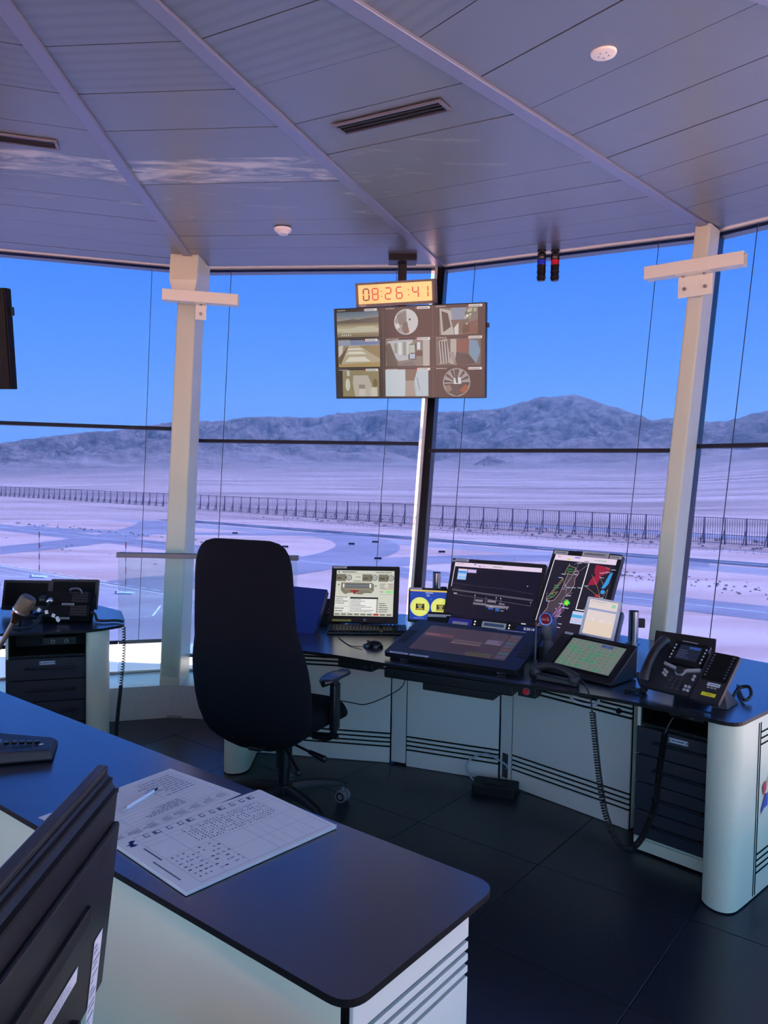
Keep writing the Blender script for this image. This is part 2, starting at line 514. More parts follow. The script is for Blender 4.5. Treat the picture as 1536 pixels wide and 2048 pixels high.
for k in range(-3, 13):
    for j in range(len(RINGS) - 1):
        vis = -3 <= k <= 4
        if not vis and j % 3: continue
        r0, r1 = RINGS[j], RINGS[min(j + (1 if vis else 3), len(RINGS) - 1)]
        g = .0028
        def pt(r, i, side, dz):
            p = polar(r, i, ceil_z(r) + dz)
            d = rad_dir(i); t = Vector((d.y, -d.x)) * side * .022
            return Vector((p.x + t.x, p.y + t.y, p.z))
        ra, rb = r0 + g, r1 - g
        lo = [pt(ra, k, 1, 0), pt(ra, k + 1, -1, 0), pt(rb, k + 1, -1, 0), pt(rb, k, 1, 0)]
        dz = random.uniform(0, .003)
        lo = [p + Vector((0, 0, dz)) for p in lo]
        hi = [p + Vector((0, 0, .014)) for p in lo]
        bb = MB(); c = sum(lo, Vector()) / 4
        bb.hexa([p - c for p in lo] + [p - c for p in hi])
        if r1 < 1.8: m_ = CP_PERF
        elif abs(r0 - 2.44) < .02 and k in (-1, 0): m_ = CP_WORN
        elif (2.7 < r0 < 3.3 and k in (-1, 0)) or (k == 1 and 2.4 < r0 < 3.0): m_ = CP_STAIN
        else: m_ = CP_CLEAN
        bb.build('ceiling_panel', m_, ceiling, loc=c)
for k in range(16):
    d = rad_dir(k); t = Vector((d.y, -d.x)) * .029
    P = []
    for dz in (-.011, .012):
        for r, s_ in ((.25, -1), (.25, 1), (RT - .02, 1), (RT - .02, -1)):
            p = polar(r, k, ceil_z(r) + dz); P.append(Vector((p.x + t.x * s_, p.y + t.y * s_, p.z)))
    MB().hexa(P).build('ceiling_rib', RIB, ceiling, bevel=.003)
# dark head trim where ceiling meets the glass
HEAD = M('head_trim', (112, 114, 122), 0.4)
for k in range(-3, 5):
    a, c = corner(k, ZT), corner(k + 1, ZT); d = (c - a).normalized(); n_ = Vector((-d.y, d.x, 0))
    if n_.dot(Vector((a.x - C0.x, a.y - C0.y, 0))) > 0: n_ = -n_
    P = [a + n_ * .012, c + n_ * .012, c - n_ * .08, a - n_ * .08]
    P = [Vector((p.x, p.y, ZT - .022)) for p in P] + [Vector((p.x, p.y, ZT - .002)) for p in P]
    struct(MB().hexa(P).build('trim_%d' % (k + 5), HEAD))

# windows: leaning panes, mullions, tinted roller shades
GLASS = film_mat('window_glass', (.97, .985, .98), .03)
SHADE = film_mat('tinted_shade_film', (.311, .4215, .632), .02, diff=(.012, (.5, .6, 1.0)))
MULL = M('mullion_dark_metal', (26, 27, 32), 0.35, metal=.6)
MULL_L = M('frame_pale_metal', (214, 214, 208), 0.35, metal=.3)
BAR = M('shade_bar', (22, 24, 44), 0.5)
WIRE = M('shade_wire', (40, 44, 80), 0.5)
def face_frame(k):
    a, c = corner(k, ZT), corner(k + 1, ZT)
    d = (c - a); L = d.length; d.normalize()
    lo = (corner(k, ZB) + corner(k + 1, ZB)) / 2; hi = (a + c) / 2
    return d, (hi - lo).normalized(), L
def quad_slab(mb, P, off, th, k, mi=0):
    d, u, _ = face_frame(k); n_ = d.cross(u).normalized()
    mid = (P[0] + P[2]) / 2
    if n_.dot(Vector((C0.x, C0.y, mid.z)) - mid) < 0: n_ = -n_      # towards the room
    mb.hexa([p + n_ * off for p in P] + [p + n_ * (off + th) for p in P], mi); return n_
def on_face(k, t, z, shrink=0.0):
    """point at fraction t between the two leaning corners at height z"""
    return corner(k, z).lerp(corner(k + 1, z), t)
SHADED = {-3: 1.96, -2: 1.95, -1: 1.955, 0: 1.87, 1: 1.82, 2: 1.845, 3: 1.85, 4: 1.85}
HEM = {-1: .435, 0: .33}
CLEAR = set(range(3, 13)) | {-3}
SOLID = {11}
wn = 0
where = {-3: 'far left behind the desks', -2: 'left outside the frame', -1: 'left of the broad left column', 0: 'behind the high-backed chair', 1: 'behind the row of monitors', 2: 'right of the narrow right column', 3: 'beyond the right end of the console', 4: 'right of the camera'}
for k in range(-3, 13):
    if k in SOLID: continue
    wn += 1
    P = [on_face(k, 0, ZB), on_face(k, 1, ZB), on_face(k, 1, ZT), on_face(k, 0, ZT)]
    mb = MB()
    d, u, L = face_frame(k)
    for z0, z1 in ((ZB, ZB + .012),):
        Q = [on_face(k, 0, z0), on_face(k, 1, z0), on_face(k, 1, z1), on_face(k, 0, z1)]
        quad_slab(mb, Q, -.03, .06, k)
    wo = struct(mb.build('window_%d' % wn, MULL_L))
    mb = MB(); quad_slab(mb, P, -.005, .01, k); mb.build('pane', GLASS, wo)
    if k in SHADED and k not in CLEAR:
        t = thing('roller_shade', 'violet-blue tinted see-through roller shade ' + where[k], 'shade', group='tinted window shades')
        zs = SHADED[k]; hem = HEM.get(k, .33); m0, m1 = .012, (.956 if k == 0 else .985)
        for z0, z1 in ((hem, zs - .012), (zs + .012, ZT - .03)):
            mb = MB(); quad_slab(mb, [on_face(k, m0, z0), on_face(k, m1, z0), on_face(k, m1, z1), on_face(k, m0, z1)], .06, .002, k); mb.build('film', SHADE, t)
        mb = MB(); quad_slab(mb, [on_face(k, m0, zs - .012), on_face(k, m1, zs - .012), on_face(k, m1, zs + .012), on_face(k, m0, zs + .012)], .052, .02, k); mb.build('seam_bar', BAR, t)
        mb = MB(); quad_slab(mb, [on_face(k, m0, hem - .02), on_face(k, m1, hem - .02), on_face(k, m1, hem + .005), on_face(k, m0, hem + .005)], .052, .02, k); mb.build('hem_bar', BAR, t)
        for tt in (.15, .82):
            mb = MB(); dn = d * .004 / 2
            quad_slab(mb, [on_face(k, tt, hem) - dn, on_face(k, tt, hem) + dn, on_face(k, tt, ZT - .03) + dn, on_face(k, tt, ZT - .03) - dn], .064, .004, k); mb.build('guide_wire', WIRE, t)
# rear wall panels (the stair core behind the camera)
RWALL = M('rear_wall_paint', (214, 206, 190), 0.6)
for q, k in enumerate(sorted(SOLID)):
    mb = MB(); quad_slab(mb, [on_face(k, 0, 0), on_face(k, 1, 0), on_face(k, 1, ZT), on_face(k, 0, ZT)], -.06, .12, k)
    struct(mb.build('wall_rear_%d' % (q + 1), RWALL))
# corner mullions
for k in range(16):
    lo, hi = corner(k, ZB), corner(k, ZT - .01); d = rad_dir(k); o_ = Vector((d.x, d.y, 0)); t = Vector((d.y, -d.x, 0))
    def bar_(a0, a1, s0, s1):
        return [lo + o_ * a0 + t * s0, lo + o_ * a0 + t * s1, lo + o_ * a1 + t * s1, lo + o_ * a1 + t * s0] + [hi + o_ * a0 + t * s0, hi + o_ * a0 + t * s1, hi + o_ * a1 + t * s1, hi + o_ * a1 + t * s0]
    mm = MB(); mm.hexa(bar_(-.075, .05, -.03, .03))
    mo = struct(mm.build('mullion', MULL, bevel=.004))
    mm = MB(); mm.hexa(bar_(-.082, .03, -.044, -.024)); mm.build('mullion_bright_edge', MULL_L, mo)  # pale strip on one side puts the sunlit edge into the colour

# steel columns inside the glass
def column(k, off, w, dep, head, rot=0.0):
    d3 = rad_dir(k); o_ = Vector((d3.x, d3.y, 0)); o_ = Matrix.Rotation(rot, 3, 'Z') @ o_; t = Vector((o_.y, -o_.x, 0))
    lo, hi = corner(k, ZB, off), corner(k, ZT - .02, off)
    poly = rounded([(-w / 2, -dep / 2), (w / 2, -dep / 2), (w / 2, dep / 2), (-w / 2, dep / 2)], .014, 3)
    n = len(poly); mb = MB()
    A = [lo + t * p[0] + o_ * p[1] for p in poly]; B2 = [hi + t * p[0] + o_ * p[1] for p in poly]
    mb.add(A + B2, [(i, (i + 1) % n, n + (i + 1) % n, n + i) for i in range(n)], 0, False); mb.add(B2, [list(range(n))]); mb.add(A, [list(range(n))[::-1]])
    co = struct(mb.build('column', CREAM))
    return co, t, o_, lo, hi
colA, tA, oA, loA, hiA = column(0, -.27, .135, .30, True, rot=radians(-4))
colC, tC, oC, loC, hiC = column(2, -.20, .095, .20, False, rot=radians(0))
# boxed head on the left column
mb = MB()
h1 = hiA - oA * .06
for (w0, d0, z0), (w1, d1, z1) in (((.20, .42, -.20), (.20, .42, 0)), ((.145, .32, -.33), (.20, .42, -.20))):
    P = []
    for w_, d_, z_ in ((w0, d0, z0), (w1, d1, z1)):
        c = h1 + Vector((0, 0, z_)) + oA * (LEAN * z_)
        P += [c - tA * w_ / 2 - oA * d_ / 2, c + tA * w_ / 2 - oA * d_ / 2, c + tA * w_ / 2 + oA * d_ / 2, c - tA * w_ / 2 + oA * d_ / 2]
    mb.hexa(P)
mb.build('column_head', CREAM, colA, bevel=.004)

# ------------------------------------------------------------------ outside: roof, gallery, shaft
ROOFM = M('roof_metal', (150, 150, 150), .6)
mb = MB()
for k in range(16):
    a, c = polar(RT + .1, k, ZT + .05), polar(RT + .1, k + 1, ZT + .05)
    e, f_ = polar(6.3, k, 3.92), polar(6.3, k + 1, 3.92)  # unseen overhang, its reach and rise shaped to keep direct sun out
    up = Vector((0, 0, .12)); T = Vector((C0.x, C0.y, 4.3)) 
    mb.add([a, c, f_, e, e + up, f_ + up, T], [(0, 1, 2, 3), (3, 2, 5, 4), (4, 5, 6)])
struct(mb.build('roof', ROOFM))
GAL = M('gallery_white_deck', (232, 230, 222), .6)
mb = MB()
for k in range(16):
    a, c = corner(k, ZB, .06), corner(k + 1, ZB, .06); a = Vector((a.x, a.y, .15)); c = Vector((c.x, c.y, .15))
    e, f_ = polar(5.50, k, .15), polar(5.50, k + 1, .15); dn = Vector((0, 0, -.3))
    mb.hexa([e + dn, f_ + dn, c + dn, a + dn, e, f_, c, a])
struct(mb.build('gallery_deck', GAL))
mb = MB(); mb.cyl((C0.x, C0.y, -45.4), (C0.x, C0.y, -.17), 3.2, 32); struct(mb.build('tower_shaft', M('shaft_concrete', (180, 172, 160), .8)))

# ------------------------------------------------------------------ the airfield, 47 m below
G = -45.4
UD, VD = Vector((.793, -.609)), Vector((.609, .793))
def uv(u, v, z=0): q = UD * u + VD * v; return (q.x, q.y, G + z)
def sand_mat(name, ca, cb, cc, sc):
    m = bpy.data.materials.new(name); m.use_nodes = True; n = m.node_tree; b = n.nodes['Principled BSDF']
    b.inputs['Roughness'].default_value = .95; b.inputs['Specular IOR Level'].default_value = .1
    t = n.nodes.new('ShaderNodeTexCoord')
    mp = n.nodes.new('ShaderNodeMapping'); mp.inputs['Rotation'].default_value = (0, 0, radians(37.5)); mp.inputs['Scale'].default_value = (.35, 1.6, 1)
    n.links.new(t.outputs['Object'], mp.inputs[0])
    a = n.nodes.new('ShaderNodeTexNoise'); a.inputs['Scale'].default_value = sc; a.inputs['Detail'].default_value = 8; a.inputs['Roughness'].default_value = .6
    n.links.new(mp.outputs[0], a.inputs[0])
    r = n.nodes.new('ShaderNodeValToRGB'); r.color_ramp.elements[0].position = .32; r.color_ramp.elements[1].position = .70
    r.color_ramp.elements[0].color = lin(ca); r.color_ramp.elements[1].color = lin(cb)
    e = r.color_ramp.elements.new(.5); e.color = lin(cc)
    n.links.new(a.outputs[0], r.inputs[0]); n.links.new(r.outputs[0], b.inputs['Base Color'])
    return m
SAND = sand_mat('desert_sand', (178, 130, 124), (214, 171, 165), (201, 154, 147), .02)
ASPH = sand_mat('asphalt', (128, 112, 122), (160, 138, 146), (144, 124, 134), .03)
ASPH2 = sand_mat('apron_asphalt', (150, 127, 134), (180, 152, 154), (165, 140, 144), .03)
ASPH3 = sand_mat('runway_asphalt', (84, 78, 92), (104, 95, 108), (94, 86, 100), .02)
LINEW = M('painted_line_white', (236, 232, 226), .8)
mb = MB(); nseg = 96
mb.add([(3.3 * cos(2 * pi * i / nseg), 3.3 * sin(2 * pi * i / nseg), 0) for i in range(nseg)] + [(14000 * cos(2 * pi * i / nseg), 14000 * sin(2 * pi * i / nseg), 0) for i in range(nseg)],
       [(i, nseg + i, nseg + (i + 1) % nseg, (i + 1) % nseg) for i in range(nseg)])
struct(mb.build('ground', SAND, loc=(C0.x, C0.y, G)))
def strip(mb, pts, w, z, n=1):
    pts = [Vector(p) for p in pts]
    L = []
    for i in range(len(pts)):
        t = (pts[min(i + 1, len(pts) - 1)] - pts[max(i - 1, 0)]).normalized(); nn = Vector((-t.y, t.x))
        ww = w[i] if isinstance(w, (list, tuple)) else w
        L.append((pts[i] + nn * ww / 2, pts[i] - nn * ww / 2))
    P = [uv(a.x, a.y, z) for q in L for a in q]
    mb.add(P, [(2 * i, 2 * i + 2, 2 * i + 3, 2 * i + 1) for i in range(len(pts) - 1)])
mb = MB(); strip(mb, [(-1700, 489), (700, 489)], 24, .10); struct(mb.build('runway', ASPH3))
mb = MB(); strip(mb, [(-1700, 452), (700, 452)], 34, .06); struct(mb.build('runway_shoulder', ASPH2))
mb = MB()
strip(mb, [(-1500, 313), (600, 305)], 34, .08)
struct(mb.build('taxiway', ASPH))
def arc(p0, p1, p2, n=14):
    p0, p1, p2 = Vector(p0), Vector(p1), Vector(p2)
    return [p0 * (1 - t) ** 2 + p1 * 2 * t * (1 - t) + p2 * t * t for t in [i / n for i in range(n + 1)]]
for pts, w in ((arc((-450, 185), (-460, 330), (-640, 468)), 40), (arc((-640, 320), (-520, 330), (-420, 470)), 30), (arc((-275, 185), (-262, 420), (-420, 470)), 44),
               (arc((-262, 300), (-250, 440), (-120, 470)), 36), (arc((-900, 320), (-760, 330), (-700, 470)), 36), (arc((60, 310), (160, 330), (240, 470)), 36)):
    mb = MB(); strip(mb, pts, w, .09 + .01 * random.random()); struct(mb.build('taxiway_link', ASPH))
mb = MB(); strip(mb, [(-900, 118), (-200, 118), (500, 96)], [134, 134, 90], .07); struct(mb.build('apron', ASPH2))
mb = MB()
for pts, w in (([(-900, 183), (-120, 183)], .7), ([(-900, 176), (-120, 176)], .4), ([(-700, 120), (-300, 150)], .6), ([(-330, 172), (-420, 130)], .6), ([(-214, 145), (-212, 152), (-227, 166), (-226, 171)], .7), ([(-290, 110), (-214, 145)], .5),
               ([(-1500, 313), (600, 305)], .6), ([(-240, 150), (-180, 176)], .5), ([(-120, 150), (-60, 176)], .5), ([(-330, 90), (-250, 150)], .4)):
    strip(mb, pts, w, .16)
for u in range(-900, -200, 9): strip(mb, [(u, 187), (u + 5, 187)], .6, .16)
for u in range(-1500, 600, 60): strip(mb, [(u, 489), (u + 30, 489)], 1.0, .16)
struct(mb.build('painted_marking', LINEW))
mb = MB(); strip(mb, [(-1900, 640), (900, 640)], 116, .05); struct(mb.build('rough_sand_strip', sand_mat('rough_sand', (150, 108, 104), (196, 152, 146), (172, 130, 124), .09)))
mb = MB(); strip(mb, [(-1900, 726), (900, 722)], 50, .3); struct(mb.build('patrol_road', ASPH))
mb = MB(); strip(mb, [(-1900, 588), (900, 582)], 6, .08); struct(mb.build('service_track', ASPH))

# desert rising to the mountains: one terrain mesh on a polar grid
SKYL = [(-300, 905), (0, 889), (45, 882), (130, 872), (240, 862), (320, 849), (360, 846), (420, 843), (480, 838), (560, 836), (630, 838), (660, 832), (700, 828), (770, 822), (860, 826), (940, 826), (985, 820), (1040, 806), (1075, 797), (1100, 796), (1140, 790), (1165, 797), (1230, 819), (1275, 833), (1300, 846), (1330, 840), (1400, 846), (1450, 845), (1490, 831), (1536, 822), (1700, 800), (2000, 830)]
FOOT = [(-300, 948), (0, 943), (300, 930), (600, 924), (1000, 926), (1300, 922), (1536, 902), (2000, 880)]
def interp(T, x):
    if x <= T[0][0]: return T[0][1]
    for (a, b_), (c, d) in zip(T[:-1], T[1:]):
        if x <= c: return b_ + (d - b_) * (x - a) / (c - a)
    return T[-1][1]
fpx = 1527.447
NT = 800
rr_ = [780 + 4400 * (i / 46) ** 1.25 for i in range(46)] + [5180 + 3000 * i / 110 for i in range(110)] + [8200, 8600, 9200]
verts = []; cols = []
for ri, r in enumerate(rr_):
    for ti in range(NT + 1):
        th = radians(-40 + 80 * ti / NT); px = 768 + fpx * math.tan(th) * 1.0
        hz = 956 + .01847 * (px - 768); k_ = cos(th)
        ef = (hz - interp(FOOT, px)) / fpx * k_; es = (hz - interp(SKYL, px)) / fpx * k_
        x, y = r * sin(th), r * cos(th)
        zf = G + (1.63 + ef * 5100 - G) * min(1, max(0, (r - 780) / 4320)) ** 1.35
        if r > 900: zf += min(1, (r - 900) / 1500) * 5 * noise.noise(Vector((x / 420, y / 420, 3)))
        rock = 0
        foot_r = 5100 + 500 * noise.noise(Vector((x / 1500, y / 1500, 7)))
        if r > foot_r:
            t = min(1, (r - foot_r) / (7600 - foot_r)); hr = 1.63 + es * 7600
            rg = noise.ridged_multi_fractal(Vector((x / 620, y / 620, 1.7)), .85, 2.1, 7, 1.0, 2.0)
            rg = min(1.6, rg) / 1.2
            body = t ** .8 * (.52 + .48 * t) 
            z = zf + (hr - zf) * body + (rg - .62) * 430 * (t * (1 - t) * 3.2) * (0.5 + 0.5 * t)
            z += (noise.noise(Vector((x / 90, y / 90, 0))) * 22 + noise.noise(Vector((x / 38, y / 38, 5))) * 10) * min(1, t * 4)
            el_max = (1.63 + es * r)
            z = min(z, el_max + (22 * noise.noise(Vector((x / 170, y / 170, 4))) + 14 * noise.noise(Vector((x / 60, y / 60, 8)))) * min(1, t * 1.5)) if t < 1 else (hr + (rg - .7) * 12 - (r - 7600) * .25)
            rock = min(1, t * 6)
        else: z = zf
        fan = min(1, max(0, (r - 1500) / 2800)); rock = max(rock, .5 * fan * fan)
        # dark outcrop in front of the range
        dd = hypot((th - radians(8.0)) / radians(1.35), (r - 4700) / 260)
        if dd < 1: z += 62 * (1 - dd) ** .8 * (1 + .5 * noise.noise(Vector((x / 60, y / 60, 9)))); rock = max(rock, 1)
        verts.append((x, y, z + (.0 if r > 790 else -2))); cols.append(rock)
faces = []
n1 = NT + 1
for i in range(len(rr_) - 1):
    for j in range(NT): faces.append((i * n1 + j, i * n1 + j + 1, (i + 1) * n1 + j + 1, (i + 1) * n1 + j))
me = bpy.data.meshes.new('mountain_range'); me.from_pydata(verts, [], faces)
me.polygons.foreach_set('use_smooth', [True] * len(faces))
at = me.attributes.new('rock', 'FLOAT', 'POINT'); at.data.foreach_set('value', cols)
m = sand_mat('desert_and_rock', (140, 106, 102), (208, 164, 158), (180, 138, 132), .005)
n = m.node_tree; bsdf = n.nodes['Principled BSDF']
ramp = [q for q in n.nodes if q.type == 'VALTORGB'][0]
a_ = n.nodes.new('ShaderNodeAttribute'); a_.attribute_name = 'rock'
tcn = [q for q in n.nodes if q.type == 'TEX_COORD'][0]
nz = n.nodes.new('ShaderNodeTexNoise'); nz.inputs['Scale'].default_value = .010; nz.inputs['Detail'].default_value = 12; nz.inputs['Roughness'].default_value = .74; nz.inputs['Distortion'].default_value = .8
n.links.new(tcn.outputs['Object'], nz.inputs[0])
r2 = n.nodes.new('ShaderNodeValToRGB'); r2.color_ramp.elements[0].position = .35; r2.color_ramp.elements[0].color = lin((40, 32, 40)); r2.color_ramp.elements[1].position = .68; r2.color_ramp.elements[1].color = lin((190, 152, 146))
n.links.new(nz.outputs[0], r2.inputs[0])
mx = n.nodes.new('ShaderNodeMix'); mx.data_type = 'RGBA'
n.links.new(a_.outputs['Fac'], mx.inputs[0]); n.links.new(ramp.outputs[0], mx.inputs[6]); n.links.new(r2.outputs[0], mx.inputs[7])
n.links.new(mx.outputs[2], bsdf.inputs['Base Color'])
bp = n.nodes.new('ShaderNodeBump'); bp.inputs['Strength'].default_value = .9; bp.inputs['Distance'].default_value = 60
nb = n.nodes.new('ShaderNodeTexNoise'); nb.inputs['Scale'].default_value = .016; nb.inputs['Detail'].default_value = 7; nb.inputs['Roughness'].default_value = .7
n.links.new(tcn.outputs['Object'], nb.inputs[0])
mm_ = n.nodes.new('ShaderNodeMath'); mm_.operation = 'MULTIPLY'; n.links.new(nb.outputs[0], mm_.inputs[0]); n.links.new(a_.outputs['Fac'], mm_.inputs[1])
n.links.new(mm_.outputs[0], bp.inputs['Height']); n.links.new(bp.outputs[0], bsdf.inputs['Normal'])
me.materials.append(m)
o = bpy.data.objects.new('mountain_range', me); COL.objects.link(o); struct(o)

# tall border fence
FENCE = M('fence_steel', (138, 122, 128), .7)
fence = thing('border_fence', 'tall grey steel slat fence with trestle posts along the desert edge', 'fence', uv(-400, 637))
f0 = Vector(uv(-400, 637))
def fl(u, v, z): return Vector(uv(u, v, z)) - f0
pm = MB()
fd = Vector((UD.x, UD.y, 0)); fn = Vector((VD.x, VD.y, 0)); FH = 21.0
for a, c, r in (((0, 0, 0), (0, 0, FH), .5), ((-1.6, -3.5, 0), (0, 0, FH * .62), .34), ((1.6, -3.5, 0), (0, 0, FH * .62), .34), ((-1.1, -2.3, FH * .2), (1.1, -2.3, FH * .2), .15)):
    pm.cone(fd * a[0] + fn * a[1] + Vector((0, 0, a[2])), fd * c[0] + fn * c[1] + Vector((0, 0, c[2])), r, r, 5, smooth=False)
first = None
for i in range(-62, 34):
    if first is None: first = pm.build('post', FENCE, fence); o = first
    else: o = first.copy(); COL.objects.link(o)
    o.location = fl(-400 + i * 15.5, 637, 0)
sm = MB()
u = -1360
while u < 130:
    p = fl(u, 637.5, 0); sm.box(p + Vector((0, 0, FH / 2)), (.26, .26, FH)); u += 1.8
stuff(sm.build('slats', FENCE, fence))
rm = MB()
for z in (FH * .36, FH - .4, 1.0):
    P0, P1 = fl(-1360, 637, z), fl(130, 637, z)
    rm.cone(P0, P1, .25, .25, 5)
rm.build('rail', FENCE, fence)
# low wire fence nearer the runway
lf = thing('wire_fence', 'low wire fence along the near edge of the rough sand strip', 'fence', uv(-400, 560))
f0 = Vector(uv(-400, 560)); mb = MB(); u = -1100
while u < 200:
    mb.box(fl(u, 560, 1.4), (.16, .16, 2.8)); u += 5
stuff(mb.build('stakes', FENCE, lf))
mb = MB()
for z in (.8, 2.0, 2.8): mb.cone(fl(-1100, 560, z), fl(200, 560, z), .10, .10, 4)
mb.build('wire', FENCE, lf)

# red and white marker masts on the apron edge
MR, MW = M('mast_red', (196, 60, 60), .6), M('mast_white', (225, 222, 220), .6)
mast = thing('marker_mast', 'red and white banded mast standing left of the glass railing', 'mast', uv(-327, 175), group='banded masts on the apron')
mb = MB(); mb.box((0, 0, .3), (6, 4, .6)); mb.box((-3.6, 0, .7), (1, 1, 1.4)); mb.build('base', MW, mast)
mb = MB(); H = 22
for i in range(9): mb.cyl((0, 0, .8 + i * H / 9), (0, 0, .8 + (i + 1) * H / 9), .22, 8, i % 2)
mb.build('pole', [MW, MR], mast)
mb = MB(); mb.box((0, 0, H + .9), (5, .5, .3)); mb.box((-2, 0, H + 1.3), (.8, .6, .6)); mb.box((2, 0, H + 1.3), (.8, .6, .6)); mb.build('crossarm', MW, mast)
copy_tree(mast, uv(-260, 174), 0, 'red and white banded mast seen through the glass railing')
# taxiway signs
SIGN = M('airfield_sign_dark', (52, 50, 58), .7)
sg = ['leftmost dark sign board, just right of the left column', 'dark sign board above the chair, on the sand', 'small dark sign board right of the sand patch', 'dark sign board beside the centre mullion', 'pale sign board above the square monitor', 'small dark sign board by the chair top']
for (x, y), lb in zip(((-118, 605), (-22, 526), (-6, 546), (37, 481), (-3, 434), (-64, 496)), sg):
    mb = MB(); mb.box((0, 0, 1.2), (4.2, .5, 1.2)); mb.box((-1.5, 0, .3), (.2, .3, .6)); mb.box((1.5, 0, .3), (.2, .3, .6))
    tag(mb.build('airfield_sign', SIGN, loc=(x, y, G + .05)), lb, 'sign', 'taxiway signs')
# shrubs
SHR = M('dry_shrub', (104, 84, 84), .9); mb = MB(); rnd = random.Random(3)
def shrubs(a, c, n_, spread, s=.8):
    for _ in range(n_):
        t = rnd.random(); p = Vector(a).lerp(Vector(c), t) + Vector((rnd.gauss(0, spread * 3), rnd.gauss(0, spread))); r = rnd.uniform(.5, 1.4) * s
        q = Vector(uv(p.x, p.y, 0)) 
        mb.add([q + Vector((r * 1.3, 0, r * .3)), q + Vector((0, r * 1.3, r * .3)), q + Vector((-r * 1.3, 0, r * .3)), q + Vector((0, -r * 1.3, r * .3)), q + Vector((0, 0, r * 1.1))], [(0, 1, 4), (1, 2, 4), (2, 3, 4), (3, 0, 4)])
shrubs((-700, 345), (-380, 350), 90, 4); shrubs((-180, 380), (-60, 372), 130, 10, .6); shrubs((-40, 372), (60, 352), 190, 13, .7); shrubs((-60, 400), (80, 395), 60, 8)
shrubs((-1200, 605), (100, 605), 260, 6, 1.2); shrubs((-1200, 680), (200, 670), 200, 8, 1.6); shrubs((-600, 250), (-250, 255), 30, 14, .6)
stuff(mb.build('desert_shrubs', SHR)); o = COL.objects['desert_shrubs']; tag(o, 'scattered dry desert shrubs on the sand', 'shrubs')

# thin desert haze over the valley: a slab of faintly scattering air
mb = MB(); mb.hexa([Vector(p) for p in ((-9000, 650, G - 3), (9000, 650, G - 3), (9000, 11000, G - 3), (-9000, 11000, G - 3), (-9000, 650, 1000), (9000, 650, 1000), (9000, 11000, 1000), (-9000, 11000, 1000))])
hm_ = bpy.data.materials.new('desert_haze'); hm_.use_nodes = True; n = hm_.node_tree; n.nodes.remove(n.nodes['Principled BSDF'])
vs = n.nodes.new('ShaderNodeVolumeScatter'); vs.inputs['Color'].default_value = (.74, .86, 1, 1); vs.inputs['Density'].default_value = 5.0e-5; vs.inputs['Anisotropy'].default_value = .2
n.links.new(vs.outputs[0], n.nodes['Material Output'].inputs['Volume'])
o = struct(mb.build('desert_haze', hm_))

# ================================================================== things on the ceiling and columns
# ceiling vents (slot diffusers)
def ceil_frame(r, az_i, yaw=None):
    """frame on the ceiling underside: x tangential, y radial outwards, z down-normal (pointing up)"""
    d = rad_dir(az_i); t = Vector((d.y, -d.x, 0)); o_ = Vector((d.x, d.y, 0.0673)).normalized(); n_ = t.cross(o_)
    m = Matrix((t, o_, n_)).transposed().to_4x4(); m.translation = polar(r, az_i, ceil_z(r)); return m
def vent(label, r, az, L, wd):
    t = thing('ceiling_vent', label, 'vent', mtx=ceil_frame(r, az), group='slot air vents in the ceiling')
    mb = MB()
    for sx_, sy, dx, dy in ((0, -wd / 2, L, .012), (0, wd / 2, L, .012), (-L / 2, 0, .012, wd), (L / 2, 0, .012, wd)):
        mb.box((sx_, sy, -.003), (dx + (.012 if dx > dy else 0), dy, .008))
    mb.build('frame', M('vent_frame', (120, 120, 132), .4, metal=.4), t)
    MB().box((0, 0, -.0008), (L, wd, .002)).build('slot', BLACK, t)  # flat black plate stands in for the shade inside the opening
    mb = MB()
    for q in (-.3, 0, .3): mb.box((0, q * wd, -.004), (L - .02, .004, .006))
    mb.build('blade', M('vent_blade', (24, 24, 28), .5), t)
vent('black slot air vent in the ceiling above the hanging screen', 2.17, 1.5, .47, .10)
vent('black slot air vent at the left edge of the ceiling', 2.27, -.5, .45, .10)
def lathe_fix(name, label, cat, loc, prof, mat, extra=None, n=28):
    t = thing(name, label, cat, loc); b = MB(); b.lathe(prof, n); b.build('body', mat, t)
    if extra: extra(t)
    return t
def spk(t):
    mb = MB()
    for a in range(5): mb.cyl((.017 * cos(a * 1.257), .017 * sin(a * 1.257), -.0075), (.017 * cos(a * 1.257), .017 * sin(a * 1.257), -.005), .0025, 8)
    mb.build('screw', STEEL, t)
lathe_fix('ceiling_light', 'round white recessed ceiling light near the top right', 'light', (.709, 2.632, 3.068), [(.0, -.006), (.034, -.006), (.041, -.004), (.043, 0), (.043, .004)][::-1], M('light_white', (240, 238, 225), .4), spk)
lathe_fix('smoke_detector', 'small white round smoke detector above the hanging clock', 'detector', (-.657, 4.796, 3.158), [(.0, -.035), (.03, -.034), (.04, -.02), (.052, -.014), (.055, 0)][::-1], M('detector_white', (225, 226, 224), .4))
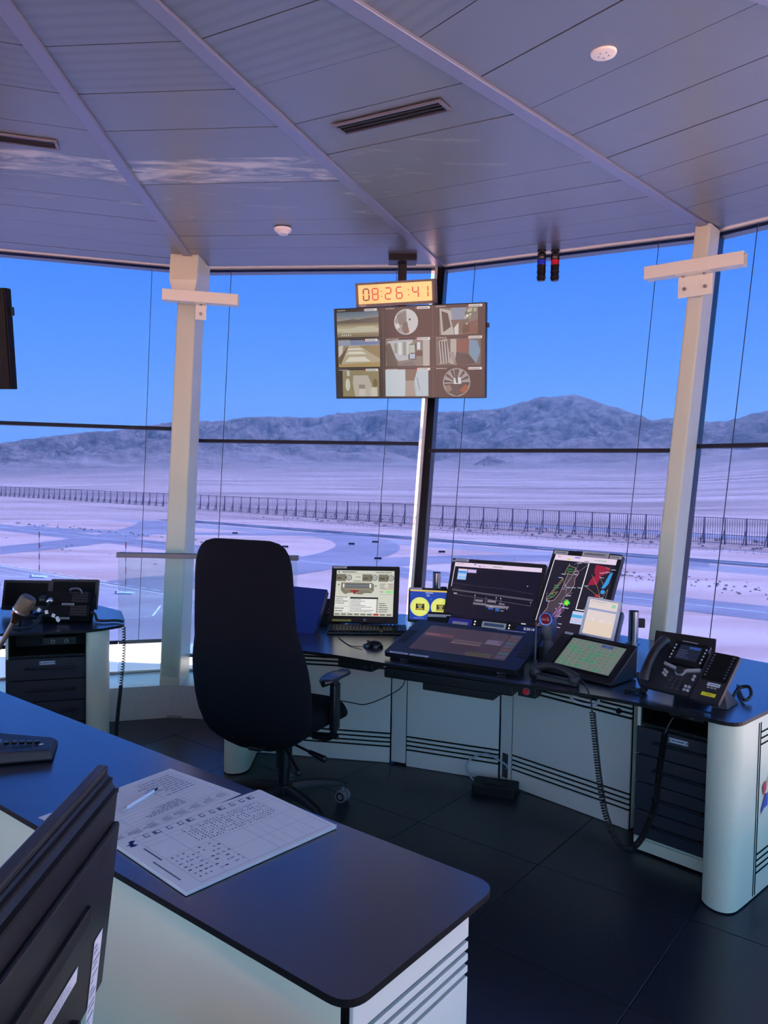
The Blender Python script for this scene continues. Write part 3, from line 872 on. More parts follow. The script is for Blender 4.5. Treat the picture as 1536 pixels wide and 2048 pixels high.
# stack lights
BLU, RDL = M('beacon_blue', (24, 50, 215), .25), M('beacon_red', (205, 30, 60), .25)
def beacon(x, y, lens, label):
    zt = ceil_z(hypot(x - C0.x, y - C0.y))
    t = thing('stack_light', label, 'signal light', (x, y, zt), group='two signal lights hanging from the ceiling')
    MB().lathe([(.030, -.014), (.030, -.0), ], 20).build('mount', BLACKP, t)
    MB().lathe([(.016, -.022), (.016, -.012)], 16).build('neck', BLACKP, t)
    MB().lathe([(.028, -.066), (.030, -.062), (.030, -.028), (.024, -.022)], 20).build('cap', BLACKG, t)
    MB().lathe([(.029, -.108), (.029, -.066)], 20).build('lens', lens, t)
    MB().lathe([(.020, -.214), (.028, -.208), (.029, -.108)], 20).build('sounder', BLACKG, t)
    mb = MB()
    for z in (-.066, -.108, -.150, -.188):
        mb.lathe([(.029, z - .004), (.0325, z - .003), (.0325, z + .003), (.029, z + .004)], 20)
    mb.build('ring', BLACKP, t)
beacon(1.062, 5.377, BLU, 'black hanging signal light with a blue band, left of the pair')
beacon(1.157, 5.382, RDL, 'black hanging signal light with a red band, right of the pair')

# hanging screen, clock and their pole
mt = thing('ceiling_mount', 'dark steel ceiling pole carrying the clock and camera screen', 'mount', (.10, 5.55, 3.222))
DST = M('dark_steel', (38, 39, 44), .35, metal=.5)
mb = MB(); mb.box((0, 0, -.025), (.20, .15, .05)); mb.build('ceiling_plate', DST, mt, bevel=.006)
mb = MB(); mb.box((0, .04, -.50), (.062, .055, .92)); mb.build('pole', DST, mt, bevel=.008)
mb = MB(); mb.box((0, .012, -.70), (.42, .02, .36)); mb.build('bracket', DST, mt); MB().box((0, .02, -.275), (.08, .04, .05)).build('bracket', DST, mt)
TVM = frame((.148, 5.43, 2.517), -18.7, -8.4, -.7)
tv = thing('hanging_screen', 'large black hanging screen showing nine security camera pictures', 'screen', mtx=TVM)
TW, TH = 1.110, .641
b = MB(); b.box((0, .025, 0), (TW, .05, TH)); b.build('bezel', BLACKP, tv, bevel=.003)
MB().box((0, .055, -.02), (.6, .03, .4)).build('back_housing', BLACKP, tv, bevel=.01)
MB().box((TW / 2 + .008, .03, .17), (.014, .03, .032)).build('sensor', BLACKP, tv)
cv = Canvas(TW - .012, TH - .012)
BGC = (62, 56, 52)
cv.rect(0, 0, 1, 1, BGC, 0)
def cell(i, j): return i / 3.0 + .012, j / 3.0 + .03, (i + 1) / 3.0 - .012, (j + 1) / 3.0 - .012
for i in (1, 2): cv.line([(i / 3, .005), (i / 3, .995)], .002, (110, 104, 98), 1); cv.line([(.005, i / 3), (.995, i / 3)], .002, (110, 104, 98), 1)
def sub(u0, v0, u1, v1): return lambda u, v: (u0 + (u1 - u0) * u, v0 + (v1 - v0) * v)
def cpoly(f, pts, c, l=2): cv.poly([f(*p) for p in pts], c, l)
def crect(f, a, b_, c, d, col, l=2): cpoly(f, [(a, b_), (a, d), (c, d), (c, b_)], col, l)
f = sub(.015, .035, .305, .315)
for q, c in enumerate(((104, 120, 138), (118, 130, 140), (134, 140, 144), (150, 148, 142))): crect(f, 0, q * .09, 1, q * .09 + .09, c)
cpoly(f, [(0, .36), (.15, .33), (.4, .28), (.5, .31), (.75, .26), (1, .22), (1, .5), (0, .5)], (112, 100, 92), 3)
for q, c in enumerate(((150, 136, 112), (170, 156, 128), (186, 176, 150), (200, 196, 172), (176, 164, 138), (150, 136, 112), (138, 122, 100))): crect(f, 0, .44 + q * .08, 1, .52 + q * .08, c, 3)
cpoly(f, [(.05, .82), (.5, .58), (.9, .58), (1, .8)], (196, 190, 168), 4)
for q in range(5): cpoly(f, [(.1 + q * .05, .95), (.12 + q * .05, .88), (.14 + q * .05, .88), (.12 + q * .05, .95)], (222, 220, 210), 5)
f = sub(.02, .35, .31, .65)
crect(f, 0, 0, 1, .2, (150, 160, 178)); crect(f, .3, .02, 1, .17, (124, 136, 172), 3); crect(f, 0, .2, 1, 1, (158, 138, 104))
cpoly(f, [(0, .95), (.26, .2), (.5, .2), (1, .7), (1, 1), (0, 1)], (184, 172, 146), 3)
for v, h in ((.3, .06), (.42, .1), (.62, .18)): cpoly(f, [(.22 - v * .1, v + h), (.27, v), (.45 + v * .3, v), (.5 + v * .45, v + h)], (222, 216, 200), 4)
for q in range(3): cpoly(f, [(0, .85 - q * .1), (.22, .25), (.24, .25), (.06, .9)], (116, 98, 80), 5)
cpoly(f, [(0, .9), (1, .82), (1, 1), (0, 1)], (176, 150, 100), 5)
cpoly(f, [(0, .22), (.12, .18), (.1, .5), (0, .7)], (206, 200, 192), 4)
def fisheye(cu_, cv_, r, base):
    cv.disc(cu_, cv_, r, base, 2, 28)
    return lambda x, y: (cu_ + x * r / cv.w, cv_ + y * r / cv.h)
g = fisheye(.49, .165, .088, (196, 200, 202))
cpoly(g, [(-.95, -.1), (-.6, -.75), (0, -.98), (.05, 0), (-.2, .95), (-.7, .68)], (150, 150, 146), 3)
for q in range(6): cpoly(g, [(-.75 + q * .14, -.55 - q * .05), (-.68 + q * .14, -.6 - q * .05), (-.5 + q * .1, .2), (-.56 + q * .1, .22)], (96 + 20 * (q % 2), 100, 96), 4)
cpoly(g, [(-.25, .05), (.1, 0), (.25, .85), (-.1, .95), (-.35, .6)], (112, 104, 98), 4); cpoly(g, [(.05, .5), (.2, .45), (.27, .8), (.12, .88)], (150, 84, 70), 5)
cv.disc(.515, .14, .008, (90, 90, 88), 5); cpoly(g, [(-.9, .15), (-.6, .1), (-.5, .4), (-.75, .55)], (210, 212, 210), 5)
f = sub(.71, .035, .955, .32)
crect(f, 0, 0, 1, 1, (122, 118, 112)); cpoly(f, [(0, 0), (.3, .1), (.38, 1), (.05, 1)], (178, 178, 172), 3); cpoly(f, [(.05, .1), (.22, .2), (.3, .7), (.1, .9)], (74, 72, 70), 4)
cpoly(f, [(.3, 0), (.7, 0), (.68, .45), (.33, .45)], (132, 148, 168), 4); cpoly(f, [(.3, .45), (.75, .42), (.8, .9), (.4, 1)], (112, 98, 88), 4)
for q in range(14):
    u, v = .68 + .3 * random.random(), .05 + .6 * random.random(); cv.disc(*f(u, v), .012 * random.uniform(.5, 1.2), random.choice(((176, 180, 150), (108, 116, 84), (222, 222, 210), (130, 130, 110))), 5, 7)
cpoly(f, [(.38, .75), (.5, .55), (.5, 1), (.4, 1)], (206, 206, 204), 5); cpoly(f, [(.6, .65), (1, .45), (1, 1), (.6, 1)], (122, 88, 76), 4)
f = sub(.35, .36, .645, .65)
crect(f, 0, 0, 1, 1, (130, 126, 118)); cpoly(f, [(.05, .05), (.25, .0), (.62, 0), (.6, .75), (.3, .8), (.12, .5)], (176, 186, 192), 3)
for q in range(5): crect(f, .2 + q * .1, .08 + .02 * abs(q - 2), .265 + q * .1, .6 - .05 * abs(q - 2), ((142, 150, 130), (210, 216, 216))[q % 2], 4)
crect(f, .52, .15, .7, .75, (78, 76, 74), 4); crect(f, .55, .2, .67, .5, (178, 190, 178), 5); crect(f, .55, .54, .67, .72, (170, 190, 214), 5)
crect(f, .72, .1, .79, .38, (206, 216, 226), 5); crect(f, .70, .42, .84, .62, (92, 78, 66), 5); crect(f, .85, 0, 1, 1, (178, 176, 172), 3)
cpoly(f, [(.0, .2), (.1, .1), (.3, 1), (.02, 1)], (88, 84, 78), 4); cpoly(f, [(.25, .95), (.6, .8), (.7, 1), (.3, 1)], (112, 112, 112), 5)
f = sub(.685, .36, .975, .65)
crect(f, 0, 0, 1, 1, (104, 98, 92)); cpoly(f, [(.02, .1), (.25, .0), (.33, .9), (.08, .95)], (170, 170, 168), 3)
for q in range(4): cpoly(f, [(.03 + q * .06, .1), (.06 + q * .06, .08), (.1 + q * .06, .9), (.08 + q * .06, .92)], (70, 68, 66), 4)
crect(f, .33, .02, .46, .95, (176, 172, 166), 4); crect(f, .46, .05, .74, .5, (128, 88, 76), 4); cpoly(f, [(.74, .05), (.92, .1), (.99, .5), (.9, .95), (.74, .6)], (112, 150, 176), 4)
cpoly(f, [(.46, .5), (.74, .6), (.9, .95), (.42, 1)], (76, 72, 70), 5); cpoly(f, [(.3, .5), (.4, .5), (.48, 1), (.41, 1)], (150, 146, 140), 5)
f = sub(.045, .685, .30, .985)
crect(f, 0, 0, 1, 1, (150, 138, 104)); cpoly(f, [(.3, .2), (.7, .2), (.8, .55), (.78, 1), (.34, 1), (.28, .5)], (190, 182, 168), 3)
cv.disc(*f(.14, .55), .018, (206, 206, 190), 4, ry=.045); cv.disc(*f(.9, .5), .017, (122, 108, 72), 4, ry=.03); crect(f, .45, .55, .62, .7, (150, 142, 126), 4)
cpoly(f, [(.45, .98), (.46, .72), (.62, .72), (.63, .98)], (206, 200, 190), 5); crect(f, .12, 0, .2, .22, (196, 194, 184), 4); crect(f, .75, .65, .95, 1, (210, 202, 190), 3)
f = sub(.345, .685, .635, .985)
crect(f, 0, 0, .47, 1, (190, 206, 214)); crect(f, .47, 0, .75, .42, (122, 108, 96)); cpoly(f, [(.47, .42), (.68, .42), (.72, 1), (.46, 1)], (162, 152, 142), 3); cpoly(f, [(.75, 0), (1, 0), (1, 1), (.70, 1), (.66, .5)], (180, 198, 208), 3)
cv.line([f(.74, .3), f(.77, .55), f(.80, .78)], .003, (60, 60, 60), 5)
g = fisheye(.82, .835, .098, (150, 150, 148))
cpoly(g, [(-.9, .1), (.95, .05), (.6, .75), (0, .98), (-.65, .7)], (72, 70, 70), 3)
for q in range(7):
    a = pi + q * pi / 6; cpoly(g, [(.05 * cos(a), .05 * sin(a)), (.92 * cos(a), .92 * sin(a)), (.92 * cos(a + .22), .92 * sin(a + .22))], (64, 66, 66), 4)
cpoly(g, [(-.2, -.3), (.3, -.35), (.35, .1), (-.2, .12)], (206, 216, 220), 5); cpoly(g, [(.2, .55), (.7, .1), (.85, .45), (.5, .8)], (150, 84, 52), 4); cpoly(g, [(-.85, .25), (-.5, .15), (-.3, .5), (-.6, .72)], (128, 116, 106), 4)
cpoly(g, [(-.2, -.9), (.05, -.9), (.12, .05), (-.02, .05)], (84, 80, 78), 6)
for i in range(3):
    for j in range(3):
        bars(cv, i / 3 + .02, j / 3 + .006, i / 3 + .12, j / 3 + .026, 1, (176, 170, 164), (.5, .9), 6, .5)
        u = i / 3 + .21 + .02 * (i > 0); cv.rect(u, j / 3 + .006, u + .085, j / 3 + .032, (226, 224, 222), 6); cv.disc(u - .006, j / 3 + .02, .006, (190, 50, 60), 6, 8)
        bars(cv, u + .005, j / 3 + .01, u + .08, j / 3 + .03, 1, (120, 118, 124), (.8, .95), 7, .5)
cv.build('picture', attr_mat('tv_picture', .82, rough=.12, spec=.35), tv, loc=(0, -.0008, 0))

CKM = frame((.049, 5.49, 2.942), -6.6, -9.5, 2.7)
ck = thing('wall_clock', 'wide hanging digital clock with red digits above the camera screen', 'clock', mtx=CKM)
CW, CH = .563, .167
b = MB(); b.box((.008, .035, 0), (CW + .016, .066, CH)); b.build('case', M('clock_case', (74, 74, 74), .4), ck, bevel=.004)
b = MB(); 
for c, d in (((0, -.002, CH / 2 - .007), (CW, .012, .014)), ((0, -.002, -CH / 2 + .010), (CW, .012, .020)), ((-CW / 2 + .009, -.002, 0), (.018, .012, CH)), ((CW / 2 - .009, -.002, 0), (.018, .012, CH))): b.box(c, d)
b.build('frame', M('clock_frame', (88, 88, 86), .35, metal=.5), ck)
fw, fh = CW - .036, CH - .034
mfac = bpy.data.materials.new('clock_window'); mfac.use_nodes = True
bb_ = mfac.node_tree.nodes['Principled BSDF']; bb_.inputs['Base Color'].default_value = lin((150, 152, 104)); bb_.inputs['Metallic'].default_value = .85; bb_.inputs['Roughness'].default_value = .12
MB().box((0, .0005, .003), (fw, .002, fh)).build('window', mfac, ck)
cv = Canvas(fw, fh)
SEG = {'0': 'abcdef', '1': 'bc', '2': 'abged', '3': 'abgcd', '4': 'fgbc', '5': 'afgcd', '6': 'afgedc', '7': 'abc', '8': 'abcdefg', '9': 'abfgcd'}
def seg7(cv, ch, u, w_, v0, v1, th, col, l):
    q = {'a': ((u, v0), (u + w_, v0)), 'g': ((u, (v0 + v1) / 2), (u + w_, (v0 + v1) / 2)), 'd': ((u, v1), (u + w_, v1)), 'f': ((u, v0), (u, (v0 + v1) / 2)), 'b': ((u + w_, v0), (u + w_, (v0 + v1) / 2)), 'e': ((u, (v0 + v1) / 2), (u, v1)), 'c': ((u + w_, (v0 + v1) / 2), (u + w_, v1))}
    for s_ in SEG[ch]:
        (a, b_), (c, d) = q[s_]
        cv.line([(a + (c - a) * .08, b_ + (d - b_) * .08), (c - (c - a) * .08, d - (d - b_) * .08)], th, col, l)
DIG = (236, 66, 60)
for k, (ch, u) in enumerate(zip('082641', (.07, .195, .37, .52, .74, .885))):
    cv = Canvas(fw, fh); seg7(cv, ch, u, .075 if ch != '1' else .06, .22, .80, .0085, DIG if k else (120, 40, 42), 1)
    cv.build('digit', attr_mat('clock_digits', .8, rough=.3), ck, loc=(0, -.0012, .003))
for u in (.32, .685):
    cv = Canvas(fw, fh)
    for v in (.38, .64): cv.rect(u - .006, v - .03, u + .006, v + .03, DIG, 1)
    stuff(cv.build('colon', attr_mat('clock_digits', .8, rough=.3), ck, loc=(0, -.0012, .003)))
cv = Canvas(.06, .014); cv.disc(.5, .5, .006, (196, 196, 196), 0, 20); cv.poly([(.0, .5), (.3, .1), (.7, .1), (1, .5), (.7, .9), (.3, .9)], (196, 196, 196), 0); bars(cv, .2, .2, .8, .8, 1, (70, 70, 70), (1, 1), 2, .4)
cv.build('badge', PRINT, ck, loc=(-CW / 2 + .045, -.0085, -CH / 2 + .010))

# second hanging screen, only its edge in view
tv2 = thing('hanging_screen', 'black hanging screen cut off by the left edge, seen from behind', 'screen', mtx=frame((-2.815, 4.80, 2.441), -8, -6))
TVB = M('screen_black', (6, 7, 10), .55, spec=.2)
b = MB(); b.box((0, .03, 0), (.99, .055, .61)); b.build('bezel', TVB, tv2, bevel=.004)
MB().box((.497, .05, .17), (.012, .03, .05)).build('sensor', BLACKP, tv2)
MB().box((0, -.0006, 0), (.965, .002, .585)).build('screen_face', TVB, tv2)
MB().box((0, .09, 0), (.3, .08, .3)).build('back_housing', BLACKP, tv2)
m2 = thing('ceiling_mount', 'dark steel ceiling pole of the left hanging screen', 'mount', (-2.835, 4.94, 3.13))
MB().box((0, 0, -.38), (.06, .05, .74)).build('pole', DST, m2); MB().box((0, 0, -.02), (.2, .15, .05)).build('ceiling_plate', DST, m2)

# white channel bars bolted to the columns
def tbar(label, C, yaw, roll, L, pw, zdrop, nb, plate_u=0.0):
    t = thing('column_bar', label, 'bracket', mtx=frame(C, yaw, 0, roll), group='white bars bolted across the columns')
    b = MB(); hw = .036
    for c, d in (((0, 0, hw), (L, .085, .004)), ((0, -.0405, 0), (L, .004, .072)), ((0, .0405, 0), (L, .004, .072)), ((0, 0, -hw), (L, .085, .004))): b.box(c, d)
    b.build('channel', M('bar_white', (226, 232, 216), .35), t, bevel=.002)
    b = MB(); b.box((plate_u, .005, -hw - .005), (pw, .075, .005)); b.box((plate_u, .035, -hw - zdrop / 2), (pw, .006, zdrop)); b.build('plate', M('bar_white', (226, 232, 216), .35), t, bevel=.002)
    for u in ((-.3, .3) if nb > 1 else (0,)):
        b = MB(); b.cyl((plate_u + u * pw, .032, -hw - zdrop * .62), (plate_u + u * pw, .018, -hw - zdrop * .62), .011, 6); b.cyl((plate_u + u * pw, .02, -hw - zdrop * .62), (plate_u + u * pw, .010, -hw - zdrop * .62), .006, 8); b.build('bolt', STEEL, t)
        b = MB(); b.cyl((plate_u + u * pw, .0, -hw - .007), (plate_u + u * pw, .0, -hw - .016), .010, 6); b.build('bolt', STEEL, t)
    return t
tbar('short white channel bar across the top of the left column', (-1.318, 5.44, 2.872), 6, -2.0, .52, .075, .11, 1, .0)
tbar('longer white channel bar across the top of the right column', (1.822, 4.62, 2.922), -38, .5, .57, .20, .13, 2, .0)

# ================================================================== glass railing
rl = thing('glass_railing', 'frameless glass railing panel with flat grey top rail behind the chair', 'railing', (-1.165, 5.06, 0))
RG = film_mat('railing_glass', (.93, .965, .955), .10, diff=(.12, (.75, .95, .90)))
MB().box((0, 0, .545), (1.19, .012, 1.08)).build('glass_pane', RG, rl)
MB().box((0, 0, 1.088), (1.205, .05, .032)).build('top_rail', M('rail_grey', (104, 108, 118), .35, metal=.5), rl, bevel=.003)
MB().box((0, 0, .008), (1.19, .03, .016)).build('base_channel', M('rail_channel', (170, 175, 172), .4), rl)

# ================================================================== main control console (right)
TOPZ, TT = .74, .015
def worktop(name, label, poly, rads, cat='desk top'):
    o = MB().prism(rounded(poly, rads, 6), TOPZ - TT, TOPZ, 0, False, None, 1).build(name, [WORKTOP, EDGE], bevel=.004)
    return tag(o, label, cat)
front = [(-.86, 3.95), (-.66, 3.945), (-.31, 3.845), (.02, 3.635), (.35, 3.465), (.65, 3.29), (1.04, 3.075), (1.325, 2.795)]
back = [(2.16, 3.56), (1.90, 3.83), (1.53, 4.30), (1.20, 4.60), (.80, 4.83), (.35, 4.96), (-.2, 5.0), (-.86, 4.92)]
worktop('console_worktop', 'long curved dark worktop of the main control console on the right', front + back, [.06, .3, .4, .5, .5, .5, .4, .07, .05, .02, .02, .1, .2, .2, .2, .05])

base = thing('console_desk', 'white panelled base of the main console with black grooves', 'desk base', (.4, 4.2, 0))
bo = Vector((.4, 4.2, 0))
GROOVE = M('groove_black', (8, 8, 11), .8, spec=.1)
def front_panel(par, A, B_, z0, z1, gro, off=bo, knobs=(), thick=.02, names=('front_panel', 'panel_face')):
    A, B_ = Vector((A[0], A[1], 0)), Vector((B_[0], B_[1], 0)); d = B_ - A; L = d.length; d.normalize(); n_ = Vector((d.y, -d.x, 0))
    m = Matrix((d, -n_, Vector((0, 0, 1)))).transposed().to_4x4(); m.translation = A - off
    bk = MB(); bk.box((L / 2, .014, (z0 + z1) / 2), (L, thick, z1 - z0)); bo_ = bk.build(names[0], GROOVE, par, mtx=m)
    fm = MB(); zs = [z0] + sorted(z for g in gro for z in (g - .0052, g + .0052)) + [z1]
    for i in range(0, len(zs), 2): fm.box((L / 2, .0, (zs[i] + zs[i + 1]) / 2), (L - .008, .010, zs[i + 1] - zs[i]))
    fm.build(names[1], PANEL, bo_, bevel=.0012, seg=1)
    for u, z in knobs:
        k = MB(); k.cyl((u * L, .0, z), (u * L, -.014, z), .0135, 16); k.cyl((u * L, -.014, z), (u * L, -.017, z), .010, 12); k.build('lock_knob', BLACKP, bo_)
    return bo_
g4 = [.095, .120, .145, .170]
front_panel(base, (-.80, 4.45), (.062, 4.31), .002, .7245, g4 + [.545, .568, .591], knobs=((.9, .568),))
front_panel(base, (.15, 4.265), (.648, 4.072), .002, .7245, g4 + [.545, .568, .591], knobs=((.085, .568), (.905, .568)))
front_panel(base, (.705, 4.005), (1.178, 3.515), .002, .60, g4 + [.53, .553, .576], knobs=((.09, .553), (.90, .553)))
# upright posts between the panels
for nm, A, B_ in (('post', (.066, 4.306), (.146, 4.268)), ('post', (.652, 4.068), (.701, 4.010))):
    A, B_ = Vector((*A, 0)), Vector((*B_, 0)); d = (B_ - A); L = d.length; d.normalize(); n_ = Vector((-d.y, d.x, 0))
    P = [A, B_, B_ + n_ * .06, A + n_ * .06]
    po = MB().hexa([p + Vector((0, 0, .012)) - bo for p in P] + [p + Vector((0, 0, .7245)) - bo for p in P]).build(nm, PANEL, base, bevel=.002)
    if A.x > .5:
        c = (A + B_) / 2 - n_ * .001
        m = Matrix((d, n_, Vector((0, 0, 1)))).transposed().to_4x4(); m.translation = c - bo
        mb = MB(); mb.box((0, 0, .10), (.036, .006, .13)); mb.build('cable_outlet', M('outlet_grey', (64, 62, 62), .5), po, mtx=m)
# upper strip of the third bay: pale rail, dark cable slot
A, B_ = Vector((.705, 4.005, 0)), Vector((1.178, 3.515, 0)); d = (B_ - A); L = d.length; d.normalize(); n_ = Vector((d.y, -d.x, 0))
m = Matrix((d, -n_, Vector((0, 0, 1)))).transposed().to_4x4(); m.translation = A - bo
MB().box((L / 2, .0, .698), (L, .012, .052)).build('upper_rail', PANEL, base, mtx=m)
MB().box((L / 2, .012, .637), (L, .012, .07)).build('cable_slot', BLACK, base, mtx=m)
# hidden gap-blocking panel behind the drawer cabinet and the two end panels
P = [(1.13, 3.55), (1.20, 3.50), (1.85, 3.75), (1.72, 3.92)]
eo = MB()
pol = [(1.268, 2.925), (1.272, 2.872), (1.292, 2.838), (1.325, 2.822), (1.362, 2.832), (1.42, 2.882), (2.13, 3.535), (2.085, 3.585), (1.40, 2.955), (1.33, 2.985)]
epo = eo.prism(rounded([(x - bo.x, y - bo.y) for x, y in pol], [.02, .03, .04, .04, .04, .04, .01, .01, .04, .03], 5), .006, .7245, 0, True).build('end_panel', CREAM, base, bevel=.004)
A, B_ = Vector((1.475, 2.932, 0)), Vector((2.10, 3.507, 0)); d = (B_ - A); L = d.length; d.normalize(); n_ = Vector((d.y, -d.x, 0))
m = Matrix((d, -n_, Vector((0, 0, 1)))).transposed().to_4x4(); m.translation = A + n_ * .0005 - bo
mb = MB(); mb.box((.0, 0, .36), (.003, .003, .69)); mb.box((.018, 0, .36), (.004, .003, .69))
for z in [.10, .125, .150, .175, .615, .64, .665]: mb.box((L / 2 + .01, 0, z), (L - .02, .003, .0055))
mb.build('groove', GROOVE, epo, mtx=m)
cv = Canvas(.5, .2)
cv.poly([(.135, .42), (.16, .36), (.20, .33), (.205, .50), (.165, .62), (.14, .56)], (206, 62, 84), 0); cv.poly([(.10, .98), (.14, .80), (.19, .62), (.23, .60), (.24, .86), (.17, .88)], (44, 84, 190), 0)
cv.poly([(.24, .30), (.42, .22), (.62, .30), (.60, .46), (.42, .40), (.26, .48)], (206, 62, 84), 0); cv.poly([(.26, .62), (.46, .54), (.70, .62), (.66, .80), (.46, .74), (.27, .84)], (44, 84, 190), 0)
cv.build('emblem', PRINT, epo, mtx=m @ Matrix.Translation((.235, -.0035, .425)))
lp = [(-.86, 4.16), (-.85, 4.11), (-.81, 4.085), (-.75, 4.10), (-.72, 4.15), (-.72, 4.45), (-.76, 4.85), (-.85, 4.85)]
MB().prism(rounded([(x - bo.x, y - bo.y) for x, y in lp], .03, 4), .006, .7245, 0, True).build('end_panel', CREAM, base, bevel=.004)

Pq = [Vector(p) for p in ((1.185, 3.52, 0), (1.75, 3.93, 0), (1.74, 3.945, 0), (1.175, 3.535, 0))]
MB().hexa([p + Vector((0, 0, .006)) - bo for p in Pq] + [p + Vector((0, 0, .7245)) - bo for p in Pq]).build('gap_block_panel', PANEL, base)  # hidden panel added to block bright daylight showing through the gap
# drawer cabinet (shared builder for the two consoles)
def drawer_cabinet(label, A, d, L, dep, zt, n_dr, zd0, zd1, label_at, leg=False):
    A = Vector((A[0], A[1], 0)); d = Vector((d[0], d[1], 0)).normalized(); bk = Vector((-d.y, d.x, 0))
    m = Matrix((d, bk, Vector((0, 0, 1)))).transposed().to_4x4(); m.translation = A
    t = thing('drawer_cabinet', label, 'cabinet', mtx=m, group='drawer cabinets under the consoles')
    b = MB(); th = .014
    for c, s_ in (((th / 2, dep / 2, zt / 2 + .02), (th, dep, zt - .04)), ((L - th / 2, dep / 2, zt / 2 + .02), (th, dep, zt - .04)), ((L / 2, dep - th / 2, zt / 2), (L, th, zt - .05)), ((L / 2, dep / 2, .07), (L, dep, .012))): b.box(c, s_)
    b.build('carcass', CREAM, t)
    MB().box((L / 2, .012, .034), (L, .02, .05)).build('plinth', CREAM, t, bevel=.002)
    h = (zd1 - zd0) / n_dr
    for i in range(n_dr):
        z = zd1 - h * (i + .5)
        dr = MB().box((L / 2, -.002, z), (L - .006, .02, h - .005)).build('drawer', DRAWER, t, bevel=.0015, seg=1)
        hm = MB(); hz = z + h * .05
        hm.box((L * .54, -.030, hz), (L * .62, .010, .010))
        for u in (.26, .82): hm.box((L * u, -.020, hz), (.012, .022, .010))
        hm.build('handle', BLACKP, dr, bevel=.003)
        if i == 0:
            cv = Canvas(.082, .020); cv.rect(0, 0, 1, 1, (200, 214, 226), 0); cv.rect(.04, .2, .09, .8, (40, 50, 70), 1); cv.rect(.91, .2, .96, .8, (40, 50, 70), 1); bars(cv, .16, .2, .86, .8, 1, (70, 84, 110), (.9, 1), 1, .5)
            cv.build('label_holder', PRINT, dr, loc=(L * label_at, -.0135, z + h * .28))
    mb = MB(); mb.box((L / 2, dep * .6, (zd1 + zt) / 2), (L - .03, .01, zt - zd1 - .012)); mb.box((L / 2, dep / 2, zd1 + .008), (L - .03, dep - .01, .012))
    for u in (.017, L - .017): mb.box((u, dep / 2, (zd1 + zt) / 2), (.004, dep - .012, zt - zd1 - .02))
    mb.build('bay_liner', BLACK, t)
    # socket box in the open bay
    sb = MB().box((L * .66, -.02, zt - .045), (L * .40, .10, .045)).build('socket_box', BLACKP, t, bevel=.004)
    for u in (.58, .74):
        k = MB(); k.cyl((L * u, -.07, zt - .045), (L * u, -.080, zt - .045), .011, 16); k.cyl((L * u, -.08, zt - .045), (L * u, -.082, zt - .045), .007, 12, 1); k.build('socket', [STEEL, BLACK], sb)
    return t
drawer_cabinet('dark drawer cabinet under the right end of the main console', (1.135, 3.325), (.27, -.26), .365, .45, .7245, 4, .075, .565, .52)

# floor box with hooped cable
t = thing('floor_box', 'flat black box on the floor below the main console', 'box', (.61, 3.93, 0), radians(-18))
mb = MB(); mb.prism(rrect(.23, .14, .02), .003, .045); mb.build('body', BLACK, t, bevel=.006)
mb = MB(); mb.box((0, 0, .047), (.10, .05, .006)); mb.build('lid', BLACKP, t)
WCAB = M('cable_grey', (176, 180, 188), .5); BCAB = M('cable_black', (10, 10, 13), .45)
tag(MB().tube(smooth_path([(.52, 3.95, .03), (.485, 4.03, .045), (.47, 4.06, .085), (.50, 4.07, .125), (.57, 4.045, .158), (.64, 4.02, .135), (.685, 4.025, .10), (.68, 4.033, .085)], 8), .0055, 8).build('looped_cable', WCAB), 'pale grey cable hooped up from the floor box to the wall slot', 'cable')
# under-desk keyboard tray and unit
t = thing('under_desk_tray', 'black tray unit hanging under the front of the main worktop', 'tray', (.34, 3.66, .713), radians(-27))
MB().box((0, .06, -.045), (.66, .26, .05)).build('tray', BLACKP, t, bevel=.006); MB().box((.06, .0, -.085), (.36, .14, .035)).build('drawer_box', BLACK, t, bevel=.004); MB().box((0, .06, -.006), (.5, .2, .03)).build('mount', BLACK, t)
t = thing('under_desk_box', 'small black box under the worktop left of the tray unit', 'box', (-.10, 3.86, .7225), radians(-28))
MB().box((0, 0, -.030), (.20, .14, .055)).build('body', BLACKP, t, bevel=.005); MB().box((.06, -.072, -.035), (.03, .006, .014)).build('latch', DARKP, t)
t = thing('emergency_button', 'round red push button on a black box under the worktop edge', 'button', (.655, 3.36, .7235), radians(-35))
MB().box((0, .02, -.028), (.085, .07, .052)).build('housing', BLACKP, t, bevel=.004)
mb = MB(); mb.cyl((0, -.014, -.026), (0, -.020, -.026), .0165, 20); mb.build('collar', M('button_collar', (170, 150, 155), .3, metal=.6), t)
MB().cyl((0, -.020, -.026), (0, -.028, -.026), .0135, 20).build('cap', RED, t)
tag(MB().tube(smooth_path([(-.30, 4.10, .43), (-.17, 4.18, .385), (-.08, 4.2, .37), (.04, 4.2, .42), (.12, 4.2, .475), (.135, 4.22, .54), (.13, 4.3, .60)], 8), .003, 6).build('thin_cable', BCAB), 'thin black cable sagging in front of the white panels', 'cable')
tag(MB().tube(smooth_path([(.83, 3.30, .700), (.85, 3.34, .665), (.90, 3.33, .650), (.945, 3.30, .660), (.95, 3.28, .700)], 8), .006, 8).build('looped_cable', WCAB), 'short grey cable loop under the worktop near the coiled cord', 'cable')

